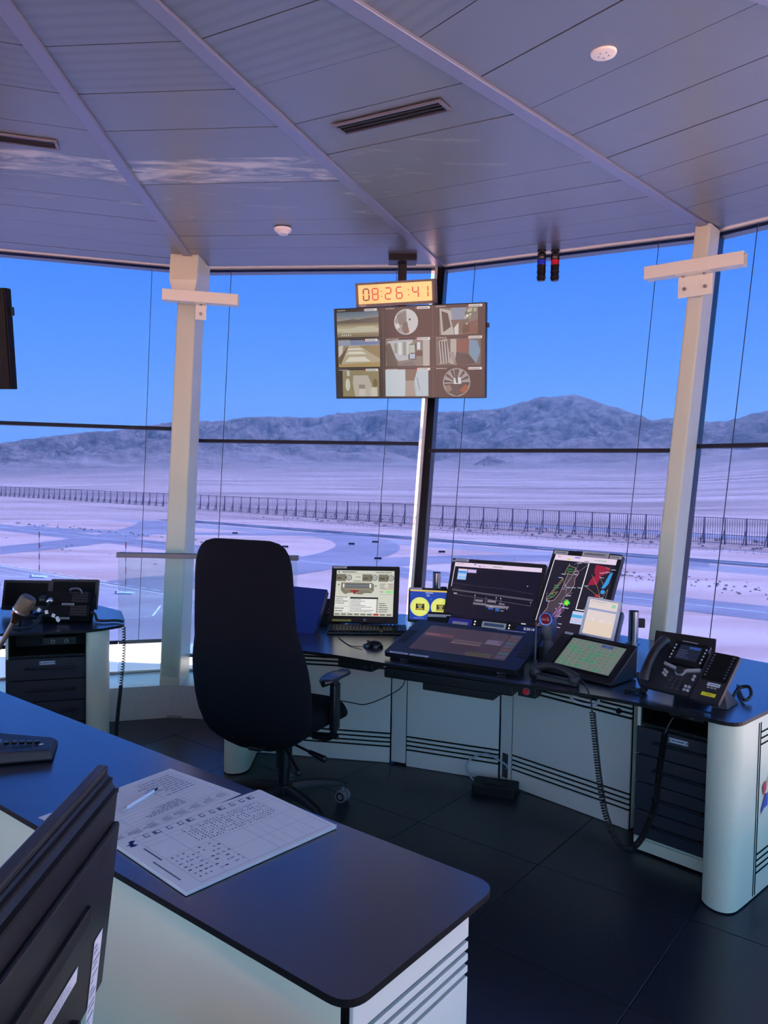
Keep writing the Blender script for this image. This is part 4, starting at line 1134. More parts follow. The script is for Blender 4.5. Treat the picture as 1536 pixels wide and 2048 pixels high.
# ------------------------------------------------------------------ things on the main console
def monitor(label, mtx, w, h, bz, cvs, cat='monitor', thick=.03, back=.035, stand=None, stickers=(), name='monitor', mat=None, screen=None):
    """stand: world z of the desk; stickers: (u0,v0,u1,v1,color[,text])"""
    t = thing(name, label, cat, mtx=mtx); m = mat or BLACKP
    l_, r_, t_, b_ = bz
    mb = MB(); mb.prism(rrect(w, h, .008), 0, thick, mtx=XZ); mb.build('bezel', m, t)
    mb = MB(); mb.prism(rrect(w * .82, h * .8, .03), thick, thick + back, mtx=XZ); mb.build('back_shell', m, t)
    if cvs is not None:
        cvs.build('display', screen or SCREEN, t, loc=((l_ - r_) / 2, -.0008, (b_ - t_) / 2))
    for s_ in stickers:
        u0, v0, u1, v1, col = s_[:5]; c = Canvas(abs(u1 - u0) * w, abs(v1 - v0) * h); c.rect(0, 0, 1, 1, col, 0)
        if len(s_) > 5 and s_[5]: c.text(s_[5], .5, .5, (v1 - v0) * h * .75, (60, 60, 60), 1)
        else: bars(c, .08, .15, .92, .85, 1, (110, 112, 118), (.85, 1), 1, .45)
        c.build('label_strip', PRINT, t, loc=(((u0 + u1) / 2 - .5) * w, -.0012, (.5 - (v0 + v1) / 2) * h))
    if stand is not None:
        inv = mtx.inverted(); wp = lambda p: inv @ Vector(p)
        c = mtx @ Vector((0, thick + back, -h * .1)); f = Vector((c.x, c.y, stand)); bdir = (mtx.to_3x3() @ Vector((0, 1, 0))); bdir.z = 0; bdir.normalize()
        f += bdir * .02
        mb = MB(); mb.cone(wp(f + Vector((0, 0, .012))), wp(c - Vector((0, 0, .01))), .026, .022, 12); mb.build('stand_neck', m, t)
        mb = MB(); mb.lathe([(.0, .018), (.05, .017), (.10, .010), (.105, 0)][::-1], 24, mtx=inv @ Matrix.Translation(f)); mb.build('stand_foot', m, t)
    return t
# square status monitor
HW, HH = .41, .345
cv = Canvas(.350, .280)
cv.rect(0, 0, 1, 1, (206, 207, 194), 0)
cv.rect(.03, .02, .05, .05, (40, 40, 40), 1); bars(cv, .1, .015, .35, .055, 1, (60, 60, 60), (.9, 1), 1, .5); bars(cv, .68, .015, .98, .055, 1, (80, 80, 80), (.9, 1), 1, .4)
cv.rect(0, .07, 1, .075, (120, 120, 112), 1)
for u, cu_ in ((.0, .22), (.45, .665), (.73, .945)):
    cv.rect(u, .085, u + .17, .24, (118, 114, 98), 1); bars(cv, u + .02, .15, u + .14, .20, 1, (60, 58, 50), (.5, .8), 2, .6)
    cv.disc(cu_, .16, .017, (178, 178, 172), 1); cv.ring(cu_, .16, .0165, .003, (44, 44, 44), 2); cv.text('360', cu_, .16, .008, (40, 40, 40), 2); cv.poly([(cu_ - .075, .16), (cu_ - .055, .14), (cu_ - .055, .18)], (30, 30, 30), 2)
bars(cv, .34, .13, .42, .16, 1, (90, 90, 90), (1, 1), 1, .5); bars(cv, .30, .22, .44, .25, 1, (90, 90, 90), (.9, 1), 1, .5)
cv.poly([(.09, .27), (.62, .27), (.66, .31), (.66, .44), (.62, .50), (.50, .50), (.46, .53), (.38, .53), (.34, .50), (.22, .50), (.18, .53), (.13, .50), (.09, .44)], (128, 122, 106), 1)
cv.rect(.13, .30, .60, .38, (92, 98, 104), 2); cv.rect(.125, .30, .15, .38, (230, 230, 226), 3); cv.rect(.58, .30, .61, .38, (230, 230, 226), 3)
for q in range(14): cv.rect(.17 + q * .029, .325, .18 + q * .029, .355, (160, 166, 170), 3)
cv.rect(.26, .44, .40, .47, (150, 30, 34), 3); cv.rect(.31, .47, .35, .52, (150, 30, 34), 3); cv.line([(.16, .42), (.55, .42), (.64, .46)], .0025, (170, 166, 150), 2)
cv.poly([(.03, .32), (.06, .30), (.06, .34)], (30, 30, 30), 1); cv.poly([(.71, .34), (.68, .32), (.68, .36)], (30, 30, 30), 1)
for v in (.28, .315, .35): bars(cv, .76, v, .86, v + .03, 1, (110, 110, 104), (.7, 1), 1, .5); cv.rect(.90, v + .01, .99, v + .02, (120, 50, 54), 2)
bars(cv, .76, .385, .99, .415, 1, (150, 60, 66), (1, 1), 2, .4)
cv.rect(.86, .44, .985, .49, (140, 226, 140), 2); bars(cv, .76, .445, .82, .485, 1, (110, 110, 104), (1, 1), 1, .4); cv.rect(.76, .52, .99, .525, (120, 120, 112), 1)
cv.rect(0, .58, .245, .78, (226, 226, 220), 1); bars(cv, .01, .57, .24, .75, 4, (96, 96, 96), (.5, 1), 2, .4); cv.rect(0, .80, .245, .92, (226, 226, 220), 1); bars(cv, .01, .81, .24, .92, 2, (96, 96, 96), (.5, .9), 2, .4)
cv.rect(.26, .59, .74, .625, (30, 32, 34), 2); cv.rect(.26, .625, .71, .93, (232, 232, 228), 1); bars(cv, .27, .63, .70, .92, 9, (110, 112, 118), (.4, .95), 2, .38); cv.rect(.715, .625, .74, .93, (160, 160, 154), 1)
bars(cv, .76, .70, .99, .92, 5, (70, 70, 70), (.4, .7), 1, .35)
for q in range(9): cv.rect(.01 + q * .11, .945, .10 + q * .11, .985, (196, 64, 64) if q == 6 else (150, 148, 136), 1); bars(cv, .02 + q * .11, .95, .09 + q * .11, .98, 1, (60, 60, 60), (.9, 1), 2, .4)
hp = monitor('square black monitor showing a pale runway status page', frame((-.108, 4.523, .938), -6, 24.1, .9), HW, HH, (.03, .03, .028, .037), cv, stand=TOPZ, stickers=((.02, .012, .22, .045, (206, 208, 212)), (.055, .955, .33, .99, (196, 186, 70))))
cv = Canvas(.02, .02); cv.disc(.5, .5, .009, (130, 136, 150), 0, 20); cv.text('hp', .5, .5, .011, (20, 22, 28), 1); cv.build('badge', PRINT, hp, loc=(.01, -.0012, -.158))
# wind display
cv = Canvas(.243, .180); cv.rect(0, 0, 1, 1, (26, 66, 170), 0); cv.rect(0, 0, 1, .055, (220, 188, 96), 1); cv.rect(.93, .06, .99, .12, (226, 196, 110), 1)
for u in (.245, .75):
    cv.disc(u, .57, .0565, (226, 232, 120), 1, 32); cv.ring(u, .57, .0562, .0015, (250, 250, 190), 2, 32)
    for q in range(36): a = q * pi / 18; cv.line([(u + .049 * sin(a) / cv.w, .57 - .049 * cos(a) / cv.h), (u + .054 * sin(a) / cv.w, .57 - .054 * cos(a) / cv.h)], .0009, (110, 110, 50), 3)
    cv.rect(u - .10, .47, u + .11, .68, (52, 50, 30), 3); cv.text('360', u, .515, .020, (236, 220, 80), 4); cv.text('08', u, .585, .018, (220, 220, 210), 4); cv.rect(u - .08, .63, u + .08, .66, (226, 196, 60), 4)
cv.line([(.36, .66), (.46, .74)], .0016, (200, 60, 60), 4); cv.line([(.77, .46), (.90, .24)], .0012, (70, 70, 40), 4)
bars(cv, .38, .07, .56, .12, 1, (210, 216, 230), (1, 1), 2, .5); bars(cv, .40, .14, .54, .22, 2, (210, 216, 230), (.5, .9), 2, .4); cv.ring(.52, .30, .004, .0012, (90, 180, 230), 2, 12); cv.line([(0, .14), (.07, .14)], .001, (120, 150, 220), 2); bars(cv, .1, .92, .4, .97, 1, (120, 150, 220), (.8, 1), 2, .4)
monitor('small black wind display with two yellow dials on blue', frame((.285, 4.5, .884), 1.2, 22.1, -1.9), .262, .204, (.012, .012, .016, .012), cv, stand=TOPZ, thick=.025, back=.02, stickers=((.01, .01, .30, .07, (206, 212, 226)),))
# wide ground-radar monitor
cv = Canvas(.535, .335); cv.rect(0, 0, 1, 1, (12, 13, 34), 0); cv.rect(0, 0, 1, .075, (228, 206, 232), 1); cv.rect(.23, .01, .255, .03, (110, 110, 190), 2); cv.rect(.29, .035, .31, .055, (110, 110, 190), 2); bars(cv, .45, .02, .56, .06, 1, (150, 160, 150), (1, 1), 2, .5); bars(cv, .33, .035, .37, .055, 1, (150, 140, 160), (1, 1), 2, .5); bars(cv, .02, .01, .12, .04, 1, (196, 160, 180), (.8, 1), 2, .5)
cv.line([(.003, .075), (.003, .44)], .004, (222, 214, 236), 1); cv.line([(.14, .995), (.90, .995)], .006, (226, 214, 226), 2)
cv.rect(.055, .115, .16, .31, (150, 190, 240), 2); cv.rect(.055, .115, .16, .145, (226, 210, 220), 3); cv.rect(.06, .155, .155, .19, (60, 140, 220), 3); cv.rect(.06, .22, .155, .24, (196, 206, 226), 3); cv.rect(.165, .115, .27, .175, (196, 170, 226), 2); cv.rect(.175, .14, .26, .152, (220, 200, 236), 3)
cv.line([(.01, .38), (.3, .405), (.6, .41), (.95, .455)], .002, (70, 68, 92), 1); cv.line([(.02, .50), (.95, .56)], .010, (82, 78, 92), 1)
cv.line([(.05, .58), (.3, .60), (.93, .66), (.93, .60)], .002, (104, 100, 112), 1); cv.line([(.02, .90), (.5, .92), (.9, .93)], .0015, (44, 42, 66), 1)
for u in (.30, .43, .545, .60): cv.line([(u, .575), (u, .68)], .006, (84, 80, 94), 1)
for a, b_, c, d in ((.31, .63, .40, .675), (.45, .62, .55, .67), (.29, .69, .45, .73), (.44, .70, .66, .755), (.58, .66, .65, .69), (.44, .70, .70, .74)): cv.rect(a, b_, c, d, (96, 90, 104), 2); bars(cv, a + .004, b_ + .006, c - .004, d - .006, 1, (140, 132, 146), (1, 1), 3, .6)
cv.rect(.47, .755, .53, .785, (42, 92, 170), 2); cv.rect(.555, .755, .60, .805, (42, 92, 170), 2); cv.poly([(.475, .75), (.50, .725), (.53, .75), (.50, .74)], (210, 214, 236), 3)
for u, v in ((.30, .565), (.545, .575), (.595, .58), (.87, .33), (.93, .60), (.68, .75), (.62, .79), (.64, .79)): cv.disc(u, v, .0028, (226, 226, 240), 3, 8)
bars(cv, .045, .55, .085, .575, 1, (220, 220, 236), (1, 1), 3, .6); bars(cv, .86, .955, .91, .985, 1, (230, 230, 240), (1, 1), 3, .7)
WM = monitor('wide black monitor showing a dark airfield ground map', frame((.634, 4.353, .984), -30.2, 20.8, .3), .577, .378, (.02, .02, .024, .02), cv, stand=TOPZ, thick=.03, stickers=((.035, .008, .185, .045, (196, 200, 210)), (.0, .03, .035, .055, (190, 192, 206))))
mb = MB()
for q in range(4): mb.cyl((.275, -.001, -.10 - q * .022), (.275, -.004, -.10 - q * .022), .006, 14)
mb.build('button', DARKP, WM)
# tall radar monitor
PW, PHh = .405, .560
cv = Canvas(PW - .044, PHh - .05); cv.rect(0, 0, 1, 1, (30, 27, 44), 0); cv.rect(0, 0, 1, .065, (226, 208, 232), 1); cv.rect(.33, .012, .42, .028, (130, 130, 210), 2); cv.rect(.22, .04, .27, .058, (206, 210, 80), 2); bars(cv, .66, .02, .85, .045, 1, (140, 190, 160), (1, 1), 2, .5); bars(cv, .05, .005, .12, .04, 1, (226, 140, 180), (.7, .9), 2, .5); bars(cv, .5, .045, .58, .062, 1, (90, 90, 110), (1, 1), 2, .5)
cv.line([(.003, .06), (.003, .78)], .004, (236, 232, 240), 2)
cv.line([(.585, .07), (.585, .60), (.78, .60)], .005, (244, 240, 244), 3)
land = [(.30, .20), (.44, .17), (.47, .20), (.43, .26), (.45, .33), (.42, .42), (.36, .47), (.33, .52), (.33, .60), (.36, .66), (.33, .72), (.26, .78), (.22, .85), (.20, .90), (.07, .93), (.05, .85), (.10, .76), (.09, .68), (.13, .62), (.12, .55), (.20, .53), (.26, .44), (.28, .32)]
cv.poly(land[:12][::1] + land[12:], (70, 60, 72), 1)
OL = (226, 176, 190)
cv.line(land + [land[0]], .0016, OL, 2)
for pts in ([(.27, .12), (.40, .14), (.37, .22), (.24, .21)], [(.24, .27), (.25, .30), (.13, .46), (.10, .47)], [(.10, .47), (.22, .43), (.18, .49), (.07, .54)]):
    cv.poly(pts, (24, 40, 40), 2); cv.line(pts + [pts[0]], .0022, (176, 160, 120), 3); x = sum(p[0] for p in pts) / len(pts); y = sum(p[1] for p in pts) / len(pts); bars(cv, x - .05, y - .025, x + .05, y + .025, 2, (70, 140, 100), (.8, 1), 4, .4)
for pts in ([(.35, .10), (.46, .07), (.58, .075)], [(.58, .085), (.47, .17), (.38, .16)], [(.42, .08), (.41, .17), (.28, .40), (.35, .39)], [(.28, .32), (.34, .38), (.38, .48), (.46, .42)], [(.38, .22), (.30, .40)], [(.05, .45), (.07, .54)]):
    cv.line(pts, .0014, (170, 150, 176), 3)
for pts in ([(.38, .50), (.16, .84), (.11, .90)], [(.42, .50), (.20, .86)], [(.34, .62), (.22, .72), (.33, .72), (.40, .62), (.38, .58)], [(.42, .52), (.34, .66), (.14, .90), (.24, .86), (.30, .76)]): cv.line(pts, .0018, (206, 140, 226), 3)
cv.poly([(.37, .50), (.41, .52), (.40, .55), (.36, .53)], (70, 150, 100), 4)
for _ in range(16): u, v = .415 + random.gauss(0, .022), .545 + random.gauss(0, .014); cv.disc(u, v, .006, (70, 226, 70), 4, 6)
for _ in range(4): cv.disc(.41 + random.gauss(0, .01), .545 + random.gauss(0, .008), .004, (226, 226, 60), 5, 6)
for u, v, t_ in ((.40, .08, 1), (.28, .11, 0), (.08, .55, 1), (.2, .225, 1), (.17, .27, 1), (.31, .35, 0), (.34, .37, 1), (.42, .365, 1), (.52, .36, 1), (.40, .215, 1), (.41, .60, 1), (.33, .70, 1), (.30, .56, 1), (.36, .60, 1), (.27, .62, 0), (.38, .78, 1), (.36, .82, 1), (.06, .87, 1), (.19, .87, 0), (.12, .85, 0), (.39, .46, 1)):
    cv.disc(u, v, .0026, (120, 190, 240) if t_ else (226, 226, 226), 5, 8)
    if t_: bars(cv, u + .01, v - .008, u + .07, v + .008, 1, (206, 206, 226), (.7, 1), 5, .5)
for pts in ([(.70, .08), (.93, .10), (.92, .16), (.83, .20), (.80, .30), (.66, .32), (.68, .25), (.74, .20), (.70, .15)], [(.80, .42), (.86, .40), (.90, .42), (.84, .46)], [(.70, .15), (.74, .14), (.76, .18), (.72, .19)]): cv.poly(pts, (150, 30, 62), 3)
cv.poly([(.95, .16), (.99, .15), (.97, .28), (.93, .33), (.88, .34), (.92, .24)], (56, 150, 220), 4); cv.disc(.915, .375, .012, (56, 150, 220), 4)
for pts in ([(.62, .33), (.90, .44)], [(.90, .44), (.92, .47), (.84, .56), (.78, .46), (.70, .60)], [(.68, .20), (.83, .34), (.90, .44)], [(.86, .10), (.97, .13)], [(.92, .47), (.98, .34)], [(.80, .20), (.90, .30)], [(.75, .58), (.78, .46)]): cv.line(pts, .0012, (196, 170, 120), 5)
for u, v in ((.62, .33), (.90, .44), (.92, .47), (.84, .56), (.74, .46), (.74, .60), (.80, .17), (.85, .16), (.90, .15), (.97, .12), (.82, .22)): cv.disc(u, v, .0026, (150, 210, 240), 6, 8); bars(cv, u + .01, v - .006, u + .06, v + .006, 1, (206, 206, 226), (.8, 1), 6, .5)
cv.line([(.985, .34), (.985, .62)], .0014, (150, 150, 160), 3)
cv.rect(.55, .62, .78, .755, (196, 206, 236), 4); cv.rect(.55, .655, .72, .69, (80, 170, 226), 5); cv.rect(.56, .705, .75, .712, (226, 150, 190), 5); cv.rect(.56, .73, .75, .735, (150, 160, 200), 5)
cv.line([(.02, .985), (.98, .985)], .003, (44, 40, 60), 1)
pm_ = frame((.94, 4.2, 1.2545), -42, 30, 0) ; pm_.translation = Vector((.955, 4.262, 1.250)) + (pm_.to_3x3() @ Vector((PW / 2, 0, -PHh / 2)))
tm = monitor('tall tilted black monitor showing a dark radar map', pm_, PW, PHh, (.022, .022, .03, .02), cv, thick=.035, back=.03, stickers=((.02, .012, .23, .05, (206, 208, 206)), (.44, -.006, .82, .05, (190, 192, 190)), (.835, .015, 1.0, .05, (206, 208, 206))))
inv = pm_.inverted(); c = pm_ @ Vector((0, .065, -.05)); fpt = Vector((c.x + .01, c.y + .02, TOPZ))
mb = MB(); mb.cone(inv @ fpt, inv @ c, .03, .026, 12); mb.build('stand_neck', BLACKP, tm)
# white framed tablet with its dark body
wt = frame((1.073, 3.73, .958), -23.4, 33.3, -6.3)
cv = Canvas(.138, .186); n_ = 10
cv.rect(0, 0, 1, 1, (222, 208, 206), 0)
cv.rect(0, .62, 1, 1, (226, 206, 190), 1); cv.rect(.08, .035, .6, .06, (190, 176, 186), 1); cv.rect(0, .10, .55, .13, (210, 200, 206), 1); cv.poly([(.0, .25), (1, .25), (1, .31), (.0, .31)], (150, 158, 198), 2); cv.rect(.80, .06, .93, .16, (150, 206, 180), 2)
for u in (.25, .52, .62, .86): cv.rect(u - .02, .55, u + .02, .62, (236, 226, 220), 2)
wtt = monitor('small white framed upright tablet with a pale page', wt, .166, .216, (.014, .014, .012, .018), cv, cat='tablet', thick=.012, back=.045, name='desk_tablet', mat=M('tablet_white', (214, 222, 224), .35))
for ob in wtt.children:
    if ob.name.startswith('back_shell'): ob.data.materials[0] = BLACKP
mb = MB(); mb.box((.045, .072, -.012), (.10, .05, .18)); mb.build('side_body', M('tablet_body_blue_grey', (84, 96, 124), .4, metal=.3), wtt, bevel=.006)
mb = MB(); mb.box((.02, .05, -.12), (.10, .05, .10)); mb.build('stand_neck', BLACKP, wtt)
# pen display on its slanted stand
WC = frame((.407, 3.746, .822), -28.7, 76.1, .4)
cv = Canvas(.50, .285); cv.rect(0, 0, 1, 1, (58, 46, 54), 0)
cv.rect(.0, .0, .345, .48, (66, 52, 60), 1); cv.rect(.355, 0, .68, .48, (64, 51, 60), 1); cv.rect(.69, 0, .86, .30, (66, 54, 64), 1); cv.rect(.02, .30, .34, .42, (92, 60, 68), 2); bars(cv, .03, .32, .2, .40, 2, (130, 100, 108), (.8, 1), 3, .4)
cv.rect(.0, .52, .345, .72, (54, 44, 54), 1); cv.rect(.36, .44, .67, .54, (82, 68, 74), 2); cv.rect(.36, .56, .67, .60, (104, 90, 96), 2); cv.rect(.69, .30, .86, .50, (82, 72, 92), 2); bars(cv, .70, .33, .85, .48, 3, (120, 110, 130), (.7, 1), 3, .4)
cv.rect(.60, .86, .84, .97, (64, 62, 48), 2); cv.line([(.60, .86), (.84, .86), (.84, .97), (.60, .97), (.60, .86)], .002, (96, 92, 64), 3); cv.rect(.355, .64, .68, .98, (54, 43, 52), 1); cv.rect(.0, .76, .345, .98, (56, 45, 54), 1)
for i in range(7): cv.rect(.89, .03 + i * .135, .99, .14 + i * .135, ((70, 66, 82), (80, 62, 66), (60, 74, 84))[i % 3], 2)
pd = thing('pen_display', 'large black slanted touch display in the middle of the console', 'display', mtx=WC)
mb = MB(); mb.prism(rrect(.69, .41, .02), 0, .022, mtx=XZ); mb.build('body', M('display_black', (15, 17, 22), .38), pd, bevel=.003)
cv.build('display', SCREEN_DIM, pd, loc=(.005, -.0008, .012))
for s_ in (-1, 1):
    for i in range(6): MB().box((0, 0, 0), (.045, .004, .016)).build('key', DARKP, pd, bevel=.001, loc=(s_ * .312, -.001, .07 - i * .026))
for a, b_ in (((-.265, -.193), .10), ((-.155, -.193), .10)):
    c = Canvas(b_, .016); c.rect(0, 0, 1, 1, (214, 218, 226), 0); bars(c, .1, .2, .9, .8, 1, (90, 92, 110), (.9, 1), 1, .5); c.build('label_strip', PRINT, pd, loc=(a[0], -.0012, a[1]))
c = Canvas(.15, .010); c.rect(0, 0, 1, 1, (170, 180, 206), 0); c.build('label_strip', PRINT, pd, loc=(.18, -.0012, .194))
inv = WC.inverted(); mb = MB()
for sx_ in (-.25, .25):
    p = WC @ Vector((sx_, .022, .10)); mb.hexa([inv @ (p + Vector((dx, dy, dz))) for dz in (TOPZ + .002 - p.z, -.002) for dx, dy in ((-.02, -.05), (.02, -.05), (.02, .05), (-.02, .05))])
    p = WC @ Vector((sx_, .022, -.17)); mb.hexa([inv @ (p + Vector((dx, dy, dz))) for dz in (TOPZ + .002 - p.z, -.001) for dx, dy in ((-.02, -.02), (.02, -.02), (.02, .02), (-.02, .02))])
p0 = [WC @ Vector((sx_, .024, -.165)) for sx_ in (-.33, .33)] + [WC @ Vector((sx_, .024, -.12)) for sx_ in (.33, -.33)]
mb.hexa([inv @ Vector((p.x, p.y, TOPZ + .002)) for p in p0] + [inv @ p for p in p0]); mb.build('stand_foot', BLACKP, pd)
# radio panel row behind it
rm_ = frame((.592, 4.038, .838), -29, 36, 0)
rd = thing('radio_panel_row', 'row of three small lit radio panels behind the slanted display', 'radio panel', mtx=rm_)
mb = MB(); mb.box((0, .022, -.005), (.57, .044, .105)); mb.build('housing', BLACK, rd, bevel=.004)
inv = rm_.inverted(); mb = MB()
for sx_ in (-.22, .22):
    p = rm_ @ Vector((sx_, .05, -.02)); mb.box(inv @ Vector((p.x, p.y, (p.z + TOPZ) / 2)), (.05, .05, p.z - TOPZ), rot=inv.to_3x3())
mb.build('stand_foot', BLACKP, rd)
for k, u in enumerate((-.195, .0, .195)):
    c = Canvas(.135, .075)
    if k == 0: c.rect(0, 0, 1, 1, (34, 34, 120), 0); c.rect(.18, .25, .85, .95, (96, 98, 126), 1); c.text('1', .36, .55, .02, (40, 40, 70), 2); c.text('1', .70, .55, .02, (40, 40, 70), 2)
    if k == 1: c.rect(0, 0, 1, 1, (112, 120, 134), 0); c.rect(.08, .10, .92, .34, (44, 60, 96), 1); c.rect(.08, .45, .92, .58, (160, 164, 166), 1); c.rect(.08, .66, .6, .8, (150, 144, 110), 1)
    if k == 2:
        c.rect(0, 0, 1, 1, (18, 26, 70), 0); c.text('8:20:10', .5, .22, .020, (206, 214, 236), 1)
        for i in range(3):
            for j in range(2): c.rect(.04 + i * .32, .48 + j * .25, .32 + i * .32, .68 + j * .25, (26, 84, 52), 1)
    c.build('display', SCREEN, rd, loc=(u, -.0008, .0))
    mb = MB()
    for i in range(5): mb.cyl((u + .086, -.0005, .030 - i * .017), (u + .086, -.003, .030 - i * .017), .0042, 10)
    mb.build('indicator', M('indicator_white', (240, 236, 226), .4, emit=.8), rd)
# small black radio with green lights
t = thing('desk_radio', 'small black radio with green lights below the wind display', 'radio', (.325, 4.32, TOPZ), radians(-8))
mb = MB(); mb.hexa([Vector(p) for p in ((-.078, -.05, 0), (.078, -.05, 0), (.078, .06, 0), (-.078, .06, 0), (-.07, -.03, .085), (.07, -.03, .085), (.07, .06, .125), (-.07, .06, .125))]); mb.build('body', BLACKP, t, bevel=.006)
mb = MB(); mb.box((.0, .01, .110), (.13, .02, .006), rot=Matrix.Rotation(radians(24), 3, 'X')); mb.build('label_strip', WHITEL, t)
mb = MB()
for i in range(3):
    for u in (-.035, .042): mb.box((u, -.042 + i * .007, .040 + i * .016), (.020, .004, .007))
mb.build('green_lamp', M('lamp_green', (70, 240, 60), .4, emit=1.0), t)
MB().cyl((.003, -.046, .045), (.003, -.052, .045), .016, 16).build('dial', DARKP, t)
# keyboard and mice
def keyboard(label, loc, rz):
    t = thing('keyboard', label, 'keyboard', loc, rz)
    MB().hexa([Vector(p) for p in ((-.23, -.075, .002), (.23, -.075, .002), (.23, .075, .002), (-.23, .075, .002), (-.228, -.073, .014), (.228, -.073, .014), (.228, .073, .026), (-.228, .073, .026))]).build('body', BLACKP, t, bevel=.003)
    mb = MB(); tl = math.atan2(.012, .146); R_ = Matrix.Rotation(tl, 3, 'X')
    for r in range(5):
        y = -.056 + r * .026; z = .021 + (y + .073) * .082
        for c in range(15): mb.box((-.212 + c * .0195, y, z), (.0165, .0205, .007), rot=R_)
        for c in range(3): mb.box((.098 + c * .0195, y, z), (.0165, .0205, .007), rot=R_)
        for c in range(4): mb.box((.163 + c * .0185, y, z), (.016, .0205, .007), rot=R_)
    stuff(mb.build('keys', M('keys_black', (26, 28, 36), .4), t, bevel=.001, seg=1)); MB().box((.04, .069, .0275), (.08, .006, .001)).build('label_strip', WHITEL, t)
    return t
keyboard('black keyboard lying in front of the square monitor', (-.085, 4.37, TOPZ), radians(2))
def mouse(label, loc, rz, lead=None):
    t = thing('computer_mouse', label, 'mouse', loc, rz)
    rings = []
    for i in range(9):
        s_ = -1 + 2 * i / 8; w_ = .031 * sqrt(max(.02, 1 - abs(s_) ** 2.6)) * (1 - .08 * s_); h_ = .036 * max(.12, (1 - (s_ + .15) ** 2 * .75)) if abs(s_) < 1 else .008
        rings.append([Vector((w_ * cos(a), s_ * .056, .002 + (h_ * max(0, sin(a)) ** .8 if sin(a) > 0 else 0))) for a in [2 * pi * j / 16 for j in range(16)]])
    MB().loft(rings).build('shell', M('mouse_black', (18, 19, 24), .22), t)
    MB().box((0, .026, .0305), (.006, .018, .008)).build('wheel', DARKP, t, bevel=.002)
    if lead:
        inv = t.matrix_basis.inverted() if False else (Matrix.Translation(loc) @ Matrix.Rotation(rz, 4, 'Z')).inverted()
        MB().tube([inv @ p for p in smooth_path(lead, 6)], .0022, 6).build('cord', BCAB, t)
    return t
mouse('black mouse on the worktop left of the slanted display', (-.045, 3.98, TOPZ), radians(70), [(-.10, 3.955, .748), (-.16, 3.99, .7425), (-.2, 4.08, .7425), (-.24, 4.2, .7425)])
mouse('dark mouse tucked behind the keyboard by the wind display', (.192, 4.37, TOPZ), radians(80), [(.245, 4.38, .75), (.262, 4.42, .745), (.245, 4.5, .743)])
# binder lying open-side down, intercom beside it
t = thing('ring_binder', 'blue ring binder leaning at the left end of the console', 'binder', mtx=frame((-.478, 4.42, .858), -12, 40, -3))
MB().box((0, .004, .0), (.25, .006, .30)).build('cover', BLUEB, t, bevel=.002); MB().box((0, .045, .0), (.25, .006, .30)).build('cover', BLUEB, t, bevel=.002)
MB().box((.124, .0245, 0), (.006, .046, .30)).build('spine', M('binder_spine', (24, 40, 96), .4), t); MB().box((-.005, .024, .0), (.225, .030, .28)).build('paper_block', M('paper_edge', (212, 210, 204), .8), t)
MB().cyl((.128, .024, -.10), (.122, .024, -.10), .010, 14).build('finger_ring', STEEL, t)
t = thing('desk_intercom', 'small dark intercom box between the blue binder and square monitor', 'intercom', (-.325, 4.62, TOPZ), radians(-5))
MB().hexa([Vector(p) for p in ((-.09, -.08, 0), (.09, -.08, 0), (.09, .08, 0), (-.09, .08, 0), (-.09, -.06, .06), (.09, -.06, .06), (.09, .08, .14), (-.09, .08, .14))]).build('body', BLACKP, t, bevel=.006)
MB().box((.03, -.02, .094), (.05, .03, .004), rot=Matrix.Rotation(radians(30), 3, 'X')).build('label_strip', WHITEL, t)
mb = MB()
for i in range(4): mb.box((.005 + i * .018, -.045, .072), (.010, .010, .006))
mb.build('key', LGREY, t)
# metal pipe uprights behind the monitors
for lb, x, y, h, r in (('short silver pipe upright behind the wind display', .337, 4.75, .305, .026), ('short silver pipe upright beside the white tablet', 1.393, 4.2, .178, .027)):
    t = thing('pipe_upright', lb, 'pipe', (x, y, TOPZ), group='silver pipe uprights behind the monitors')
    MB().cyl((0, 0, .004), (0, 0, h), r, 24).build('pipe', CHROME, t); MB().lathe([(r + .012, 0), (r + .012, .008), (r + .002, .010)], 24).build('flange', CHROME, t); MB().lathe([(r, h), (r * .9, h + .004), (0.001, h + .005)], 24).build('cap', BLACKP, t)
    MB().box((r + .02, .02, h * .62), (.04, .03, .05)).build('clamp', DARKP, t, bevel=.003)
# signal lamp in its holder
lm = frame((.775, 3.70, .935), -12, 6, 0)
t = thing('signal_lamp', 'grey signal lamp with blue ring and red lens beside the tall monitor', 'lamp', (.848, 3.85, TOPZ))
MB().lathe([(.030, .0), (.034, .03), (.034, .075), (.026, .088)], 20, mtx=Matrix.Translation((-.015, -.02, .0))).build('grip', GREYP, t)
MB().lathe([(.024, .085), (.027, .10), (.027, .165), (.020, .172)], 20, mtx=Matrix.Translation((-.012, -.015, 0))).build('barrel', GREYP, t)
hd = Matrix.Translation((-.028, -.03, .195)) @ Matrix.Rotation(radians(78), 4, 'X')
mb = MB(); mb.lathe([(.016, -.05), (.024, -.03), (.030, -.005), (.031, .012)], 24, mtx=hd); mb.build('head', M('lamp_head', (70, 82, 112), .3, metal=.4), t)
mb = MB(); mb.lathe([(.0295, .010), (.033, .012), (.033, .020), (.026, .021), (.026, .010)], 24, mtx=hd); mb.build('lens_ring', M('lamp_ring_blue', (76, 110, 170), .25, metal=.6), t)
mb = MB(); mb.lathe([(.026, .012), (.018, .017), (.001, .019)], 24, mtx=hd); mb.build('lens', M('lamp_lens_red', (140, 30, 44), .15), t)
mb = MB(); mb.box((.012, -.01, .15), (.045, .03, .10)); mb.sphere((-.003, .0, .205), .022, 0, 12, 8); mb.build('yoke', M('lamp_yoke', (64, 84, 130), .35, metal=.3), t, bevel=.003)
